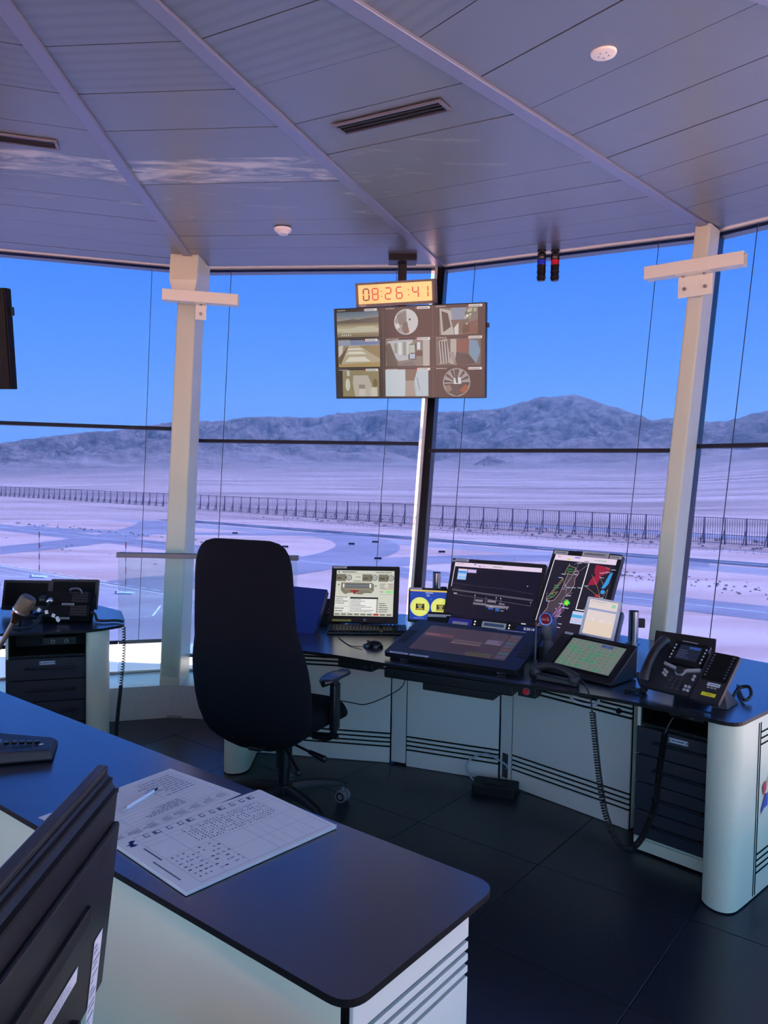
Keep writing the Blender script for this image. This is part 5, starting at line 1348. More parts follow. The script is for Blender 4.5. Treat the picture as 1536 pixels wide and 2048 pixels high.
MB().lathe([(.018, .055), (.026, .06), (.026, .095), (.018, .10)], 20, mtx=Matrix.Translation((-.055, -.03, 0)) ).build('knob', M('knob_blue', (40, 62, 110), .4), t)
# thin rod microphone
t = thing('rod_microphone', 'thin black upright rod microphone at the corner of the slanted display', 'microphone', (.712, 3.50, TOPZ))
MB().lathe([(.026, 0), (.026, .01), (.012, .035), (.009, .06), (.004, .065)], 20).build('base', BLACKP, t); MB().cone((0, 0, .06), (0, 0, .235), .0045, .003, 8).build('rod', M('rod_grey', (60, 66, 80), .4), t)
# voice panel: wedge with touch screen
VM = frame((.945, 3.492, .828), -41.9, 58.3, -3.4)
vp = thing('voice_panel', 'black wedge desk panel with a greenish touch screen of buttons', 'touch panel', mtx=VM); VW, VH = .385, .262
mb = MB(); inv = VM.inverted()
top4 = [VM @ Vector((sx_ * VW / 2, 0, sz * VH / 2)) for sx_, sz in ((-1, -1), (1, -1), (1, 1), (-1, 1))]
low4 = [Vector((p.x, p.y, TOPZ + .003)) for p in top4]
mb.hexa([inv @ p for p in low4] + [inv @ p for p in top4]); mb.build('body', BLACKP, vp, bevel=.006)
cv = Canvas(.275, .185); cv.rect(0, 0, 1, 1, (96, 108, 104), 0)
r5 = random.Random(5)
for i in range(8):
    for j in range(8):
        c = (112, 124, 116) if r5.random() > .22 else (84, 136, 112)
        if i < 1 and 5 <= j <= 6: c = (64, 78, 140)
        cv.rect(.015 + j * .112, .03 + i * .12, .115 + j * .112, .135 + i * .12, c, 1); bars(cv, .025 + j * .112, .05 + i * .12, .105 + j * .112, .115 + i * .12, 2, (58, 70, 66), (.6, 1), 2, .4)
cv.rect(.91, .03, .985, .97, (104, 116, 112), 1)
cv.build('display', SCREEN_DIM, vp, loc=(.018, -.0012, .004))
mb = MB(); 
for c, d in (((.018, -.001, .1045), (.30, .006, .012)), ((.018, -.001, -.0965), (.30, .006, .012)), ((-.128, -.001, .004), (.012, .006, .21)), ((.164, -.001, .004), (.012, .006, .21))): mb.box(c, d)
mb.build('screen_frame', BLACKG, vp, bevel=.002)
c = Canvas(.045, .014); c.rect(0, 0, 1, 1, (206, 210, 216), 0); bars(c, .1, .2, .9, .8, 1, (90, 90, 100), (1, 1), 1, .5); c.build('label_strip', PRINT, vp, loc=(-.155, -.0012, .118))
# handset on its cradle, with the long coiled cord
def bar_handset(t, P0, P1, lift, mat, r=.017):
    """a phone handset arching between two ends (local points)"""
    P0, P1 = Vector(P0), Vector(P1); d = (P1 - P0).normalized(); up = Vector((0, 0, 1)); up = (up - d * up.dot(d)).normalized()
    path = [P0 + (P1 - P0) * s_ + up * lift * (1 - (2 * s_ - 1) ** 2) for s_ in [i / 14 for i in range(15)]]
    radii = [r * (1.25 - .45 * sin(pi * min(1, max(0, i / 14)))) for i in range(15)]
    mb = MB(); mb.tube(path, r, 12, radii=radii)
    for p, s_ in ((P0, 1), (P1, -1)):
        mb.lathe([(.0235, -.022), (.026, -.014), (.026, .004), (.016, .016)], 18, mtx=Matrix.Translation(p + d * .012 * s_) @ up.to_track_quat('Z', 'Y').to_matrix().to_4x4())
    return mb.build('handset', mat, t, bevel=0)
t = thing('desk_handset', 'dark handset lying in a cradle in front of the touch screen wedge', 'handset', (.775, 3.335, TOPZ))
mb = MB(); mb.hexa([Vector(p) for p in ((-.085, .045, .002), (.07, -.075, .002), (.095, -.04, .002), (-.06, .08, .002), (-.08, .048, .03), (.066, -.068, .024), (.088, -.038, .024), (-.058, .074, .03))]); mb.build('cradle', BLACKP, t, bevel=.005)
bar_handset(t, (-.085, .085, .040), (.075, -.055, .034), .032, DARKP, .018)
cpath = [(.862, 3.262, .775), (.868, 3.20, .765), (.862, 3.10, .742), (.858, 3.055, .70)]
tag(MB().tube(smooth_path(cpath, 6) , .0035, 6).build('handset_lead', BCAB), 'thin straight black lead running from the handset over the desk edge', 'cord')
cord = [(.858, 3.05, .70), (.868, 3.04, .60), (.885, 3.02, .44), (.91, 3.0, .30), (.955, 2.98, .20), (1.005, 2.98, .172), (1.06, 2.99, .225), (1.11, 3.01, .345), (1.135, 3.04, .487), (1.165, 3.08, .61)]
tag(MB().tube(coil(cord, .0105, lambda s_: .0105 if s_ < .55 else .0062, 7), .0033, 5).build('coiled_cord', BCAB), 'long black coiled cord hanging in a loop before the drawers', 'cord')
tag(MB().tube(smooth_path([(1.165, 3.08, .61), (1.185, 3.085, .65), (1.205, 3.09, .675), (1.245, 3.14, .662)], 6), .0035, 6).build('cord_plug', BCAB), 'black plug lead joining the coiled cord to the socket box', 'cord')
tag(MB().tube(coil([(1.04, 3.225, .752), (1.075, 3.20, .752), (1.11, 3.19, .754), (1.125, 3.215, .757), (1.13, 3.27, .757), (1.12, 3.31, .80)], .009, .0085, 7), .0032, 5).build('coiled_cord', BCAB), 'black coiled phone cord bunched between the wedge panel and desk phone', 'cord')
# black sloped box behind the phone
t = thing('document_stand', 'black sloped stand behind the desk phone', 'stand', mtx=frame((1.445, 3.62, .832), -22, 40, -4))
MB().box((0, .01, 0), (.275, .012, .185)).build('board', BLACK, t, bevel=.004); MB().box((0, -.012, -.088), (.275, .045, .010)).build('lip', BLACK, t)
inv = frame((1.445, 3.62, .832), -22, 40, -4).inverted(); p = frame((1.445, 3.62, .832), -22, 40, -4) @ Vector((0, .016, .0))
mb = MB(); mb.hexa([inv @ Vector((p.x + a, p.y + b_, TOPZ + .002)) for a, b_ in ((-.08, -.01), (.08, -.04), (.1, .06), (-.06, .09))] + [inv @ Vector((p.x + a, p.y + b_, p.z + .01)) for a, b_ in ((-.08, .01), (.08, -.03), (.08, .0), (-.08, .04))]); mb.build('foot', BLACK, t)
# office phone with key module
PMx = frame((1.225, 3.165, .858), -50, 47, 0)
ph = thing('desk_phone', 'dark office phone with colour screen and key module near the console end', 'phone', mtx=PMx)
mb = MB(); mb.prism(rrect(.225, .235, .012), 0, .018, mtx=XZ); mb.build('body', DARKP, ph, bevel=.003)
mb = MB(); mb.prism(rrect(.152, .118, .008, .035, .075), -.012, .004, mtx=XZ); mb.build('screen_bezel', BLACKG, ph, bevel=.003)
mb = MB(); mb.prism([(-.045, .018), (-.046, .006), (.012, -.008), (.022, -.030), (.050, -.030), (.060, -.008), (.112, .006), (.112, .018), (.062, .004), (.050, -.004), (.022, -.004), (.010, .004)], -.010, .002, mtx=XZ); mb.build('trim', M('phone_silver', (196, 200, 206), .3, metal=.5), ph, bevel=.001)
mb = MB(); mb.prism(rrect(.07, .006, .002, .02, .134), -.012, .006, mtx=XZ); mb.build('trim', M('phone_silver', (196, 200, 206), .3, metal=.5), ph)
c = Canvas(.095, .075); c.rect(0, 0, 1, 1, (22, 28, 48), 0); c.rect(.45, .05, .95, .22, (40, 70, 140), 1); bars(c, .05, .3, .9, .9, 4, (60, 70, 100), (.3, .7), 1, .4); c.build('display', SCREEN, ph, loc=(.035, -.0128, .079))
mb = MB()
for s_ in (-.032, .102):
    for i in range(5): mb.box((s_, -.0125, .110 - i * .017), (.006, .003, .008))
mb.build('line_key', LGREY, ph)
mb = MB(); mb.lathe([(.017, 0), (.017, .006), (.012, .008)], 20, mtx=Matrix.Translation((.036, -.010, -.012)) @ Matrix.Rotation(radians(90), 4, 'X')); mb.build('navigation_key', DARKP, ph)
mb = MB()
for i in range(4):
    for j in range(3): mb.box((.012 + j * .021, -.002, -.048 - i * .0165), (.016, .006, .011))
mb.build('number_key', M('phone_keys', (52, 56, 64), .4), ph, bevel=.001)
mb = MB()
for x, z in ((-.03, -.02), (-.018, -.028), (-.03, -.036), (-.018, -.044), (.10, -.02), (.10, -.036), (.085, -.075), (.10, -.075), (.085, -.092), (.10, -.092)): MB().cyl((0, 0, 0), (0, -.006, 0), .006, 10).build('feature_key', LGREY, ph, loc=(x, 0, z))
hs = MB(); path = [Vector((-.084, -.018 - .030 * (1 - (2 * s_ - 1) ** 2), -.10 + .215 * s_)) for s_ in [i / 12 for i in range(13)]]
hs.tube(path, .02, 12, radii=[.025 - .005 * sin(pi * i / 12) for i in range(13)]); hs.build('handset', M('phone_handset', (24, 25, 30), .35), ph)
inv = PMx.inverted(); mb = MB()
p = PMx @ Vector((0, .018, .03)); mb.hexa([inv @ Vector((p.x + a, p.y + b_, TOPZ + .002)) for a, b_ in ((-.02, -.02), (.10, -.10), (.16, -.02), (.05, .09))] + [inv @ Vector((p.x + a, p.y + b_, p.z - .002)) for a, b_ in ((-.03, .0), (.06, -.07), (.07, -.05), (-.01, .03))]); mb.build('foot_stand', BLACKP, ph)
mb = MB(); mb.prism(rrect(.118, .240, .010, .178, -.004), -.002, .016, mtx=XZ); km = mb.build('key_module', DARKP, ph, bevel=.003)
mb = MB(); mb.prism(rrect(.100, .135, .006, .178, .045), -.005, .004, mtx=XZ); mb.build('module_screen', BLACKG, km)
mb = MB()
for s_ in (.138, .218):
    for i in range(8): mb.box((s_, -.006, .100 - i * .0145), (.008, .004, .006))
mb.build('module_key', M('module_key_grey', (70, 74, 84), .4), km)
c = Canvas(.052, .016); c.rect(0, 0, 1, 1, (206, 214, 222), 0); bars(c, .08, .2, .92, .8, 1, (100, 110, 120), (1, 1), 1, .5); c.build('label_strip', PRINT, km, loc=(.188, -.0026, -.040))
c = Canvas(.058, .017); c.rect(0, 0, 1, 1, (222, 212, 44), 0); bars(c, .3, .3, .7, .7, 1, (150, 140, 40), (1, 1), 1, .5); c.build('label_strip', PRINT, km, loc=(.185, -.0026, -.088))
mb = MB()
for i in range(3): mb.box((.172 + i * .014, -.003, -.056), (.009, .003, .004))
mb.build('page_key', LGREY, km)
mb = MB(); p = PMx @ Vector((.18, .016, -.02)); mb.hexa([inv @ Vector((p.x + a, p.y + b_, TOPZ + .002)) for a, b_ in ((-.02, -.02), (.03, -.05), (.12, .05), (.06, .08))] + [inv @ Vector((p.x + a, p.y + b_, p.z - .002)) for a, b_ in ((-.02, .0), (.02, -.03), (.03, -.01), (-.01, .02))]); mb.build('module_stand', DARKP, ph)
tag(MB().tube(smooth_path([(1.46, 3.13, .752), (1.50, 3.16, .78), (1.53, 3.14, .79), (1.52, 3.10, .765), (1.485, 3.08, .752), (1.52, 3.2, .755), (1.56, 3.3, .752)], 8), .007, 8).build('phone_lead', BCAB), 'thick black lead knotted on the worktop right of the desk phone', 'cord')
tag(MB().prism(rrect(.13, .02, .008), 0, .0015).build('cable_grommet', BLACK, loc=(1.235, 2.965, TOPZ + .0004)), 'dark slot cover strip set in the worktop before the phone', 'grommet'); COL.objects['cable_grommet'].rotation_euler = (0, 0, radians(-32))

# ================================================================== left console
worktop('side_worktop', 'dark worktop of the side console at the far left', [(-3.1, 3.98), (-2.50, 4.05), (-2.05, 4.155), (-1.64, 4.285), (-1.515, 4.455), (-1.56, 4.60), (-1.685, 4.90), (-1.93, 5.12), (-3.1, 4.78)], [.02, .2, .3, .12, .03, .02, .03, .05, .02])
drawer_cabinet('dark drawer cabinet under the side console at the far left', (-2.105, 4.235), (.93, .30), .435, .44, .7245, 4, .075, .575, .50)
sb = thing('side_console_desk', 'rounded white end panel and frame of the side console', 'desk base', (-1.62, 4.5, 0)); so = Vector((-1.62, 4.5, 0))
MB().prism([(x - so.x, y - so.y) for x, y in rounded([(-1.695, 4.335), (-1.68, 4.315), (-1.655, 4.315), (-1.62, 4.345), (-1.600, 4.40), (-1.605, 4.47), (-1.76, 4.86), (-1.82, 4.84), (-1.67, 4.46)], .03, 4)], .006, .7245, 0, True).build('end_panel', CREAM, sb, bevel=.004)
MB().prism([(x - so.x, y - so.y) for x, y in [(-2.9, 4.18), (-2.15, 4.235), (-2.15, 4.26), (-2.9, 4.205)]], .018, .7245).build('front_panel', PANEL, sb)
mb = MB(); mb.prism([(x - so.x, y - so.y) for x, y in [(-2.9, 4.177), (-2.15, 4.232), (-2.15, 4.236), (-2.9, 4.181)]], .60, .608); mb.build('groove', GROOVE, sb)
# dark screens and phone rack on it
def dark_screen(label, C, yaw, w, h, tilt=14, name='dark_monitor'):
    m = frame(C, yaw, tilt); t = thing(name, label, 'monitor', mtx=m)
    b = MB(); b.prism(rrect(w, h, .006), 0, .03, mtx=XZ); b.build('bezel', BLACKP, t); MB().box((0, -.0006, .004), (w - .03, .002, h - .04)).build('screen_face', M('screen_off', (7, 8, 11), .6, spec=.15), t)
    inv = m.inverted(); c = m @ Vector((0, .03, -h * .2)); f = Vector((c.x - .01, c.y + .03, TOPZ + .002))
    mb = MB(); mb.cone(inv @ f, inv @ (c + Vector((0, 0, -.005))), .03, .022, 12); mb.build('stand_neck', BLACKP, t)
    mb = MB(); mb.lathe([(.085, 0), (.085, .008), (.001, .012)], 20, mtx=inv @ Matrix.Translation(f)); mb.build('stand_foot', BLACKP, t)
    return t
dark_screen('dark switched-off screen on the side console, left of the pair', (-2.215, 4.72, .862), 2, .288, .185)
dark_screen('dark switched-off screen on the side console, right of the pair behind the phones', (-1.918, 4.715, .874), 2, .288, .185)
dark_screen('small dark screen at the left picture edge on the side console', (-2.43, 4.47, .865), 8, .30, .215, 18, 'dark_monitor')
rk = frame((-1.875, 4.52, .838), 3, 22); t = thing('phone_rack', 'black rack of two keypad phones on the side console', 'phone', mtx=rk)
mb = MB(); mb.box((0, .03, -.004), (.285, .05, .178)); mb.build('body', M('rack_black', (7, 7, 9), .7, spec=.15), t, bevel=.004)
for q, z in enumerate((.047, -.035)):
    mb = MB(); mb.box((0, -.002, z), (.265, .012, .074)); u = mb.build('phone_unit', M('rack_unit_black', (10, 10, 13), .65, spec=.2), t, bevel=.003); mb = MB()
    for i in range(4):
        for j in range(7): mb.box((.03 + j * .0135, -.009, z + .026 - i * .016), (.010, .004, .011))
    mb.build('keypad', M('keypad_dim', (34, 36, 44), .4), u)
    c = Canvas(.072, .012); c.rect(0, 0, 1, 1, (150, 154, 160), 0); bars(c, .1, .2, .9, .8, 1, (70, 70, 76), (1, 1), 1, .5); c.build('label_strip', PRINT, t, loc=((.005, -.012)[q], -.0088, (.0045, -.080)[q]))
inv = rk.inverted(); p = rk @ Vector((0, .03, -.05)); mb = MB()
mb.hexa([inv @ Vector((p.x + a, p.y + b_, TOPZ + .002)) for a, b_ in ((-.12, -.02), (.12, -.01), (.12, .07), (-.12, .06))] + [inv @ Vector((p.x + a, p.y + b_, p.z)) for a, b_ in ((-.12, -.015), (.12, -.005), (.12, .02), (-.12, .01))]); mb.build('foot', BLACK, t)
mb = MB(); mb.tube([inv @ q for q in smooth_path([(-1.845, 4.50, .915), (-1.842, 4.48, .937), (-1.815, 4.48, .945), (-1.785, 4.48, .940), (-1.778, 4.49, .915)], 6)], .006, 8); mb.build('wire_hook', STEEL, t)
# small capsule microphone with tagged lead, handset lying in front
t = thing('capsule_microphone', 'small silver capsule microphone on a bent lead before the phone rack', 'microphone', (-1.955, 4.44, TOPZ))
MB().lathe([(.012, -.02), (.018, -.012), (.018, .012), (.010, .02)], 16, mtx=Matrix.Translation((.01, .0, .136)) @ Matrix.Rotation(radians(70), 4, 'Y')).build('capsule', CHROME, t)
MB().lathe([(.020, -.02), (.024, -.012), (.024, .01), (.014, .018)], 16, mtx=Matrix.Translation((-.025, .0, .142)) @ Matrix.Rotation(radians(80), 4, 'Y')).build('holder', BLACKP, t)
MB().tube([q - Vector((-1.955, 4.44, TOPZ)) for q in smooth_path([(-1.945, 4.43, .865), (-1.955, 4.40, .83), (-1.96, 4.36, .80), (-1.95, 4.30, .775), (-1.97, 4.25, .76), (-2.02, 4.235, .755), (-2.07, 4.26, .752)], 6)], .006, 8).build('lead', DARKP, t)
t = thing('white_tags', 'string of white paper tags on the bent microphone lead', 'tags', (-1.92, 4.395, .835))
for i, (x, y, z, a) in enumerate(((-.060, -.02, -.002, 40), (-.012, -.03, -.012, -10), (.03, -.035, -.03, 20), (.055, -.04, -.045, -25), (.062, -.045, -.054, 35))):
    MB().box((x, y, z), (.019, .002, .021), rot=Matrix.Rotation(radians(a), 3, 'Y')).build('tag', WHITEL, t)
MB().tube(smooth_path([(-.03, .0, .012), (-.06, -.015, .008), (-.01, -.028, -.004), (.03, -.03, -.02), (.085, -.04, -.058)], 5), .0018, 5).build('string', BCAB, t)
t = thing('desk_handset', 'black handset lying at the front edge of the side console', 'handset', (-2.06, 4.33, TOPZ))
bar_handset(t, (-.02, -.04, .028), (.05, .12, .028), .022, BLACKP, .015)
tag(MB().tube(smooth_path([(-1.735, 4.52, .80), (-1.715, 4.53, .785), (-1.70, 4.52, .755), (-1.66, 4.50, .752), (-1.60, 4.52, .752), (-1.56, 4.51, .752), (-1.535, 4.49, .752)], 6), .008, 8).build('phone_lead', BCAB), 'black lead from the phone rack to the edge of the side console', 'cord')
tag(MB().tube(coil([(-1.522, 4.47, .728), (-1.522, 4.47, .56), (-1.535, 4.46, .38), (-1.55, 4.45, .20), (-1.56, 4.44, .03)], .0095, lambda s_: .016 if s_ < .5 else .006, 7), .003, 5).build('coiled_cord', BCAB), 'black coiled cord hanging from the corner of the side console', 'cord')
tag(MB().tube(coil([(-2.20, 4.07, .755), (-2.185, 4.055, .72), (-2.17, 4.05, .60), (-2.15, 4.06, .45), (-2.13, 4.06, .30), (-2.12, 4.06, .15)], .011, .013, 7), .0033, 5).build('coiled_cord', BCAB), 'black coiled cord hanging at the left picture edge behind the microphone', 'cord')

# ================================================================== foreground desk
DD, DE = Vector((.788, -.616)), Vector((.616, .788))
def st(s_, t_, z=0): q = DD * s_ + DE * t_; return Vector((q.x, q.y, z))
tag(MB().prism([tuple(p) for p in rounded([st(-4.6, .955).xy, st(-.80, .955).xy, st(-.80, 1.458).xy, st(-4.6, 1.458).xy], [.02, .055, .06, .02], 8)], TOPZ - TT, TOPZ, 0, False, None, 1).build('front_worktop', [WORKTOP, EDGE], bevel=.005), 'dark rounded worktop of the nearest desk with papers on it', 'desk top')
fb = thing('front_desk', 'cream panelled base of the nearest desk with grooved end', 'desk base', st(-1.2, 1.2)); fo = st(-1.2, 1.2)
P = [st(-4.5, .982), st(-.845, .982), st(-.845, 1.006), st(-4.5, 1.006)]
MB().hexa([p + Vector((0, 0, .015)) - fo for p in P] + [p + Vector((0, 0, .7245)) - fo for p in P]).build('front_panel', CREAM, fb, bevel=.002)
A, B_ = st(-.825, .985), st(-.825, 1.372)
front_panel(fb, A.xy, B_.xy, .018, .7245, [.10, .126, .152, .178, .577, .602, .628, .654], off=fo, names=('end_panel', 'panel_face'))
P = [st(-.850, .984), st(-.838, .984), st(-.838, 1.372), st(-.850, 1.372)]
MB().hexa([p + Vector((0, 0, .015)) - fo for p in P] + [p + Vector((0, 0, .724)) - fo for p in P]).build('corner_seam', GROOVE, fb)
# near low desk, below the frame, that carries the black monitor
tag(MB().prism([(-1.4, .25), (-.15, .25), (-.15, 1.24), (-1.4, 1.24)], .655, .68).build('low_worktop', WORKTOP, bevel=.004), 'low dark worktop under the nearest black monitor', 'desk top')
t = thing('low_desk', 'white legs of the low desk under the nearest black monitor', 'desk base', (-.8, .8, 0))
for x, y in ((-.55, -.5), (.6, -.5), (-.55, .38), (.6, .38)): MB().box((x, y, .328), (.05, .05, .652)).build('leg', CREAM, t)
# nearest monitor, seen from behind
NM = frame((-.425, .895, .985), -87.0, 6.5, 0)
NM = Matrix(((0, 1, 0, 0), (0, 0, 0, 0), (0, 0, 0, 0), (0, 0, 0, 1)))
nx_ = Vector((-.02, 1, 0)).normalized()      # local x: along the screen, away from the camera
nz_ = Vector((.105, .0, 1)).normalized(); ny_ = nz_.cross(nx_); nz_ = nx_.cross(ny_)
NM = Matrix((nx_, ny_, nz_)).transposed().to_4x4(); NM.translation = Vector((-.437, .90, 1.0))
if NM.to_3x3() @ Vector((0, 1, 0)) @ Vector((1, 0, 0)) < 0: pass
BS = 1 if (NM.to_3x3() @ Vector((0, 1, 0))).x > 0 else -1     # back side direction in local y
t = thing('monitor', 'black monitor seen from behind in the near left corner', 'monitor', mtx=NM)
NMAT = M('monitor_back_black', (22, 21, 25), .42, bump=(400, .12))
NW, NH = .50, .37
b = MB(); b.box((0, 0, 0), (NW, .018, NH)); b.build('front_frame', M('monitor_frame', (70, 72, 76), .3, metal=.5), t, bevel=.003)
MB().box((0, -BS * .0095, 0), (NW - .03, .002, NH - .03)).build('screen_face', BLACKG, t)
b = MB(); w2, h2 = NW / 2 - .006, NH / 2 - .008; w3, h3 = NW / 2 - .010, NH / 2 - .034
y0, y1 = BS * .010, BS * .030
Pq = [Vector(p) for p in ((-w2, y0, -h2), (w2, y0, -h2), (w2, y0, h2), (-w2, y0, h2), (-w3, y1, -h3), (w3, y1, -h3), (w3, y1, h3), (-w3, y1, h3))]
b.hexa(Pq if BS < 0 else [Pq[i] for i in (1, 0, 3, 2, 5, 4, 7, 6)]); b.build('back_shell', NMAT, t, bevel=.003)
b = MB(); b.box((.0, BS * .034, -.02), (NW * .95, .010, NH - .115)); b.build('back_plate', NMAT, t, bevel=.004)
b = MB(); b.box((0, BS * .024, NH / 2 - .030), (NW - .03, .016, .006)); b.box((0, BS * .016, NH / 2 - .016), (NW - .02, .008, .005)); b.build('ridge', BLACK, t)
b = MB(); b.box((-.065, BS * .041, .030), (.37, .010, .026)); b.build('cable_channel', BLACK, t, bevel=.002)
b = MB()
for i in range(8):
    for j in range(4): b.cyl((.155 + i * .007, BS * .0385, .072 + j * .008), (.155 + i * .007, BS * .0392, .072 + j * .008), .0016, 6)
stuff(b.build('vent_hole', BLACK, t))
FLB = Matrix.Rotation(pi if BS > 0 else 0, 4, 'Z')
for (x, z, w_, h_) in ((.186, -.125, .034, .17), (.045, -.045, .12, .022)):
    c = Canvas(w_, h_); c.rect(0, 0, 1, 1, (222, 224, 232), 0)
    for i in range(7): bars(c, .1, .05 + i * .13, .9, .15 + i * .13, 2, (120, 124, 140), (.4, 1), 1, .4)
    c.build('sticker', PRINT, t, mtx=Matrix.Translation((x, BS * .0400, z)) @ FLB)
b = MB(); b.cyl((.10, BS * .04, -.12), (.10, BS * .05, -.12), .012, 12); b.build('screw_cover', BLACK, t)
inv = NM.inverted(); q0 = NM @ Vector((-.02, BS * .035, -.10)); f = Vector((q0.x + .06, q0.y, .68))
mb = MB(); mb.cone(inv @ (f + Vector((0, 0, .01))), inv @ (q0 + Vector((.01, 0, 0))), .03, .028, 12); mb.build('stand_neck', NMAT, t)
mb = MB(); mb.lathe([(.12, 0), (.12, .008), (.001, .014)], 24, mtx=inv @ Matrix.Translation(f + Vector((0, 0, .001)))); mb.build('stand_foot', NMAT, t)

# papers and pen
def sheet(name, label, P0, u, v, w, h, n, seed, logo=False, z=TOPZ, group=None, thick=.0005):
    """P0 corner; u,v unit directions in plan; printed side up"""
    u, v = Vector((*u, 0)).normalized(), Vector((*v, 0)).normalized(); P0 = Vector((P0[0], P0[1], z))
    c = P0 + u * w / 2 + v * h / 2
    m = Matrix((u, v, Vector((0, 0, 1)))).transposed().to_4x4() if u.cross(v).z > 0 else Matrix((v, u, Vector((0, 0, 1)))).transposed().to_4x4()
    if u.cross(v).z <= 0: w, h = h, w
    m.translation = c
    t = thing(name, label, 'paper', mtx=m)
    WPAP = M('paper_white', (226, 228, 232), .8, spec=.1)
    r = random.Random(seed)
    for i in range(n):
        dx, dy = (0, 0) if i == n - 1 else (r.uniform(-.004, .004), r.uniform(-.008, .003))
        MB().box((dx, dy, thick * (i + .5) + .0004), (w, h, thick * .9)).build('sheet', WPAP, t)
    return t, w, h, thick * n + .0006
INK, INKL = (96, 104, 132), (150, 156, 178)
TOPM = lambda zt: Matrix.Translation((0, 0, zt)) @ Matrix.Rotation(radians(-90), 4, 'X')
t, w, h, zt = sheet('paper_form', 'printed form sheet lying under the pen, farther from the camera', (-.632, 2.269), (.816, -.578), (-.578, -.816), .300, .42, 2, 1)
cv = Canvas(w, h); r7 = random.Random(11); cv.rect(0.001, .001, .999, .999, (226, 228, 232), 0)
UP = lambda a, b_: (b_, 1 - a)
def grid(cv, u0, v0, u1, v1, nu, nv, col, wd=.0008):
    for i in range(nu + 1): cv.line([(u0 + (u1 - u0) * i / nu, v0), (u0 + (u1 - u0) * i / nu, v1)], wd, col, 1)
    for j in range(nv + 1): cv.line([(u0, v0 + (v1 - v0) * j / nv), (u1, v0 + (v1 - v0) * j / nv)], wd, col, 1)
grid(cv, .05, .06, .95, .18, 8, 1, INK); grid(cv, .05, .22, .95, .40, 4, 3, INKL); grid(cv, .05, .46, .95, .92, 3, 9, INKL)
for i in range(8): bars(cv, .06 + i * .112, .08, .15 + i * .112, .16, 3, INK, (.5, 1), 1, .4, r7)
bars(cv, .3, .24, .7, .38, 5, INK, (.4, .8), 1, .4, r7); bars(cv, .08, .48, .5, .9, 9, INKL, (.3, .9), 1, .35, r7)
cv.build('print', PAPER, t, mtx=TOPM(zt))
t, w, h, zt = sheet('paper_form_pad', 'thick pad of printed forms with a dark blue bird mark, nearest to the camera', (-.335, 2.116), (.725, -.689), (-.664, -.748), .312, .440, 8, 2, thick=.0007, z=TOPZ + .0016)
cv = Canvas(w, h); cv.rect(0.001, .001, .999, .999, (226, 228, 232), 0)
PADC = (w, h)
horiz = w > h
# local frame: long side runs from the right picture corner down-left; print rotated to suit
def G2(a, b_):   # a along the long side from the far end (0) to the near-left end (1), b_ across from the left edge (0) to the right (1)
    return (1 - b_, a) if not horiz else (a, 1 - b_)
def gl(pts, wd, col, l=1): cv.line([G2(*p) for p in pts], wd, col, l)
def gr(a0, b0, a1, b1, col, l=1): cv.poly([G2(a0, b0), G2(a1, b0), G2(a1, b1), G2(a0, b1)], col, l)
for b_ in (.04, .96): gl([(.03, b_), (.90, b_)], .0008, INK)
for b_ in (.11, .17, .24, .50, .72): gl([(.03, b_), (.90, b_)], .0007, INKL)
for a in (.03, .40, .60, .75, .90): gl([(a, .04), (a, .96)], .0008, INKL)
for a in (.12, .2, .28, .34): gl([(a, .24), (a, .96)], .0006, INKL)
for i in range(11): gr(.10 + i * .072, .05, .10 + i * .072 + (.03 if i % 3 else .045), .105, INK, 1); gr(.104 + i * .072, .06, .124 + i * .072, .095, (226, 228, 232), 2)
for i in range(9):
    for j in range(26):
        if r7.random() < .8: a = .13 + j * .021; gr(a, .185 + i * .033, a + r7.uniform(.004, .012), .185 + i * .033 + .014, INK, 1)
for i in range(7):
    for j in range(9):
        if r7.random() < .7: a = .60 + j * .033; gr(a, .52 + i * .06, a + r7.uniform(.008, .024), .52 + i * .06 + .016, INK if r7.random() < .5 else INKL, 1)
gr(.915, .25, .925, .50, INK, 1)
for j in range(18): gr(.955, .48 + j * .020, .966, .48 + j * .020 + .014, (60, 66, 96), 1)
LG = (34, 44, 104)
for a0, sgn in ((.925, 1), (.925, -1)):
    pass
cv.poly([G2(.905, .085), G2(.935, .125), G2(.975, .135), G2(.945, .108), G2(.950, .088), G2(.930, .072)], LG, 2)
cv.poly([G2(.918, .165), G2(.935, .135), G2(.975, .120), G2(.955, .145), G2(.968, .165), G2(.945, .172)], LG, 2)
cv.poly([G2(.93, .122), G2(.945, .115), G2(.955, .128), G2(.94, .136)], LG, 2)
cv.build('print', PAPER, t, mtx=TOPM(zt))
t = thing('ballpoint_pen', 'white ballpoint pen lying across the farther form sheet', 'pen', (-.645, 2.04, TOPZ + .0075), math.atan2(2.11 - 1.965, -.621 + .671))
MB().lathe([(.0045, -.065), (.0050, -.05), (.0050, .045), (.0042, .055)], 12, mtx=Matrix.Rotation(radians(90), 4, 'Y')).build('barrel', M('pen_white', (222, 226, 240), .3), t)
MB().lathe([(.0044, .054), (.003, .062), (.003, .070), (.001, .071)], 12, mtx=Matrix.Rotation(radians(90), 4, 'Y')).build('push_button', DARKP, t)
MB().lathe([(.001, -.080), (.0025, -.072), (.0045, -.064)], 12, mtx=Matrix.Rotation(radians(90), 4, 'Y')).build('tip', CHROME, t)
MB().box((.035, 0, .0062), (.036, .003, .0016)).build('clip', CHROME, t)
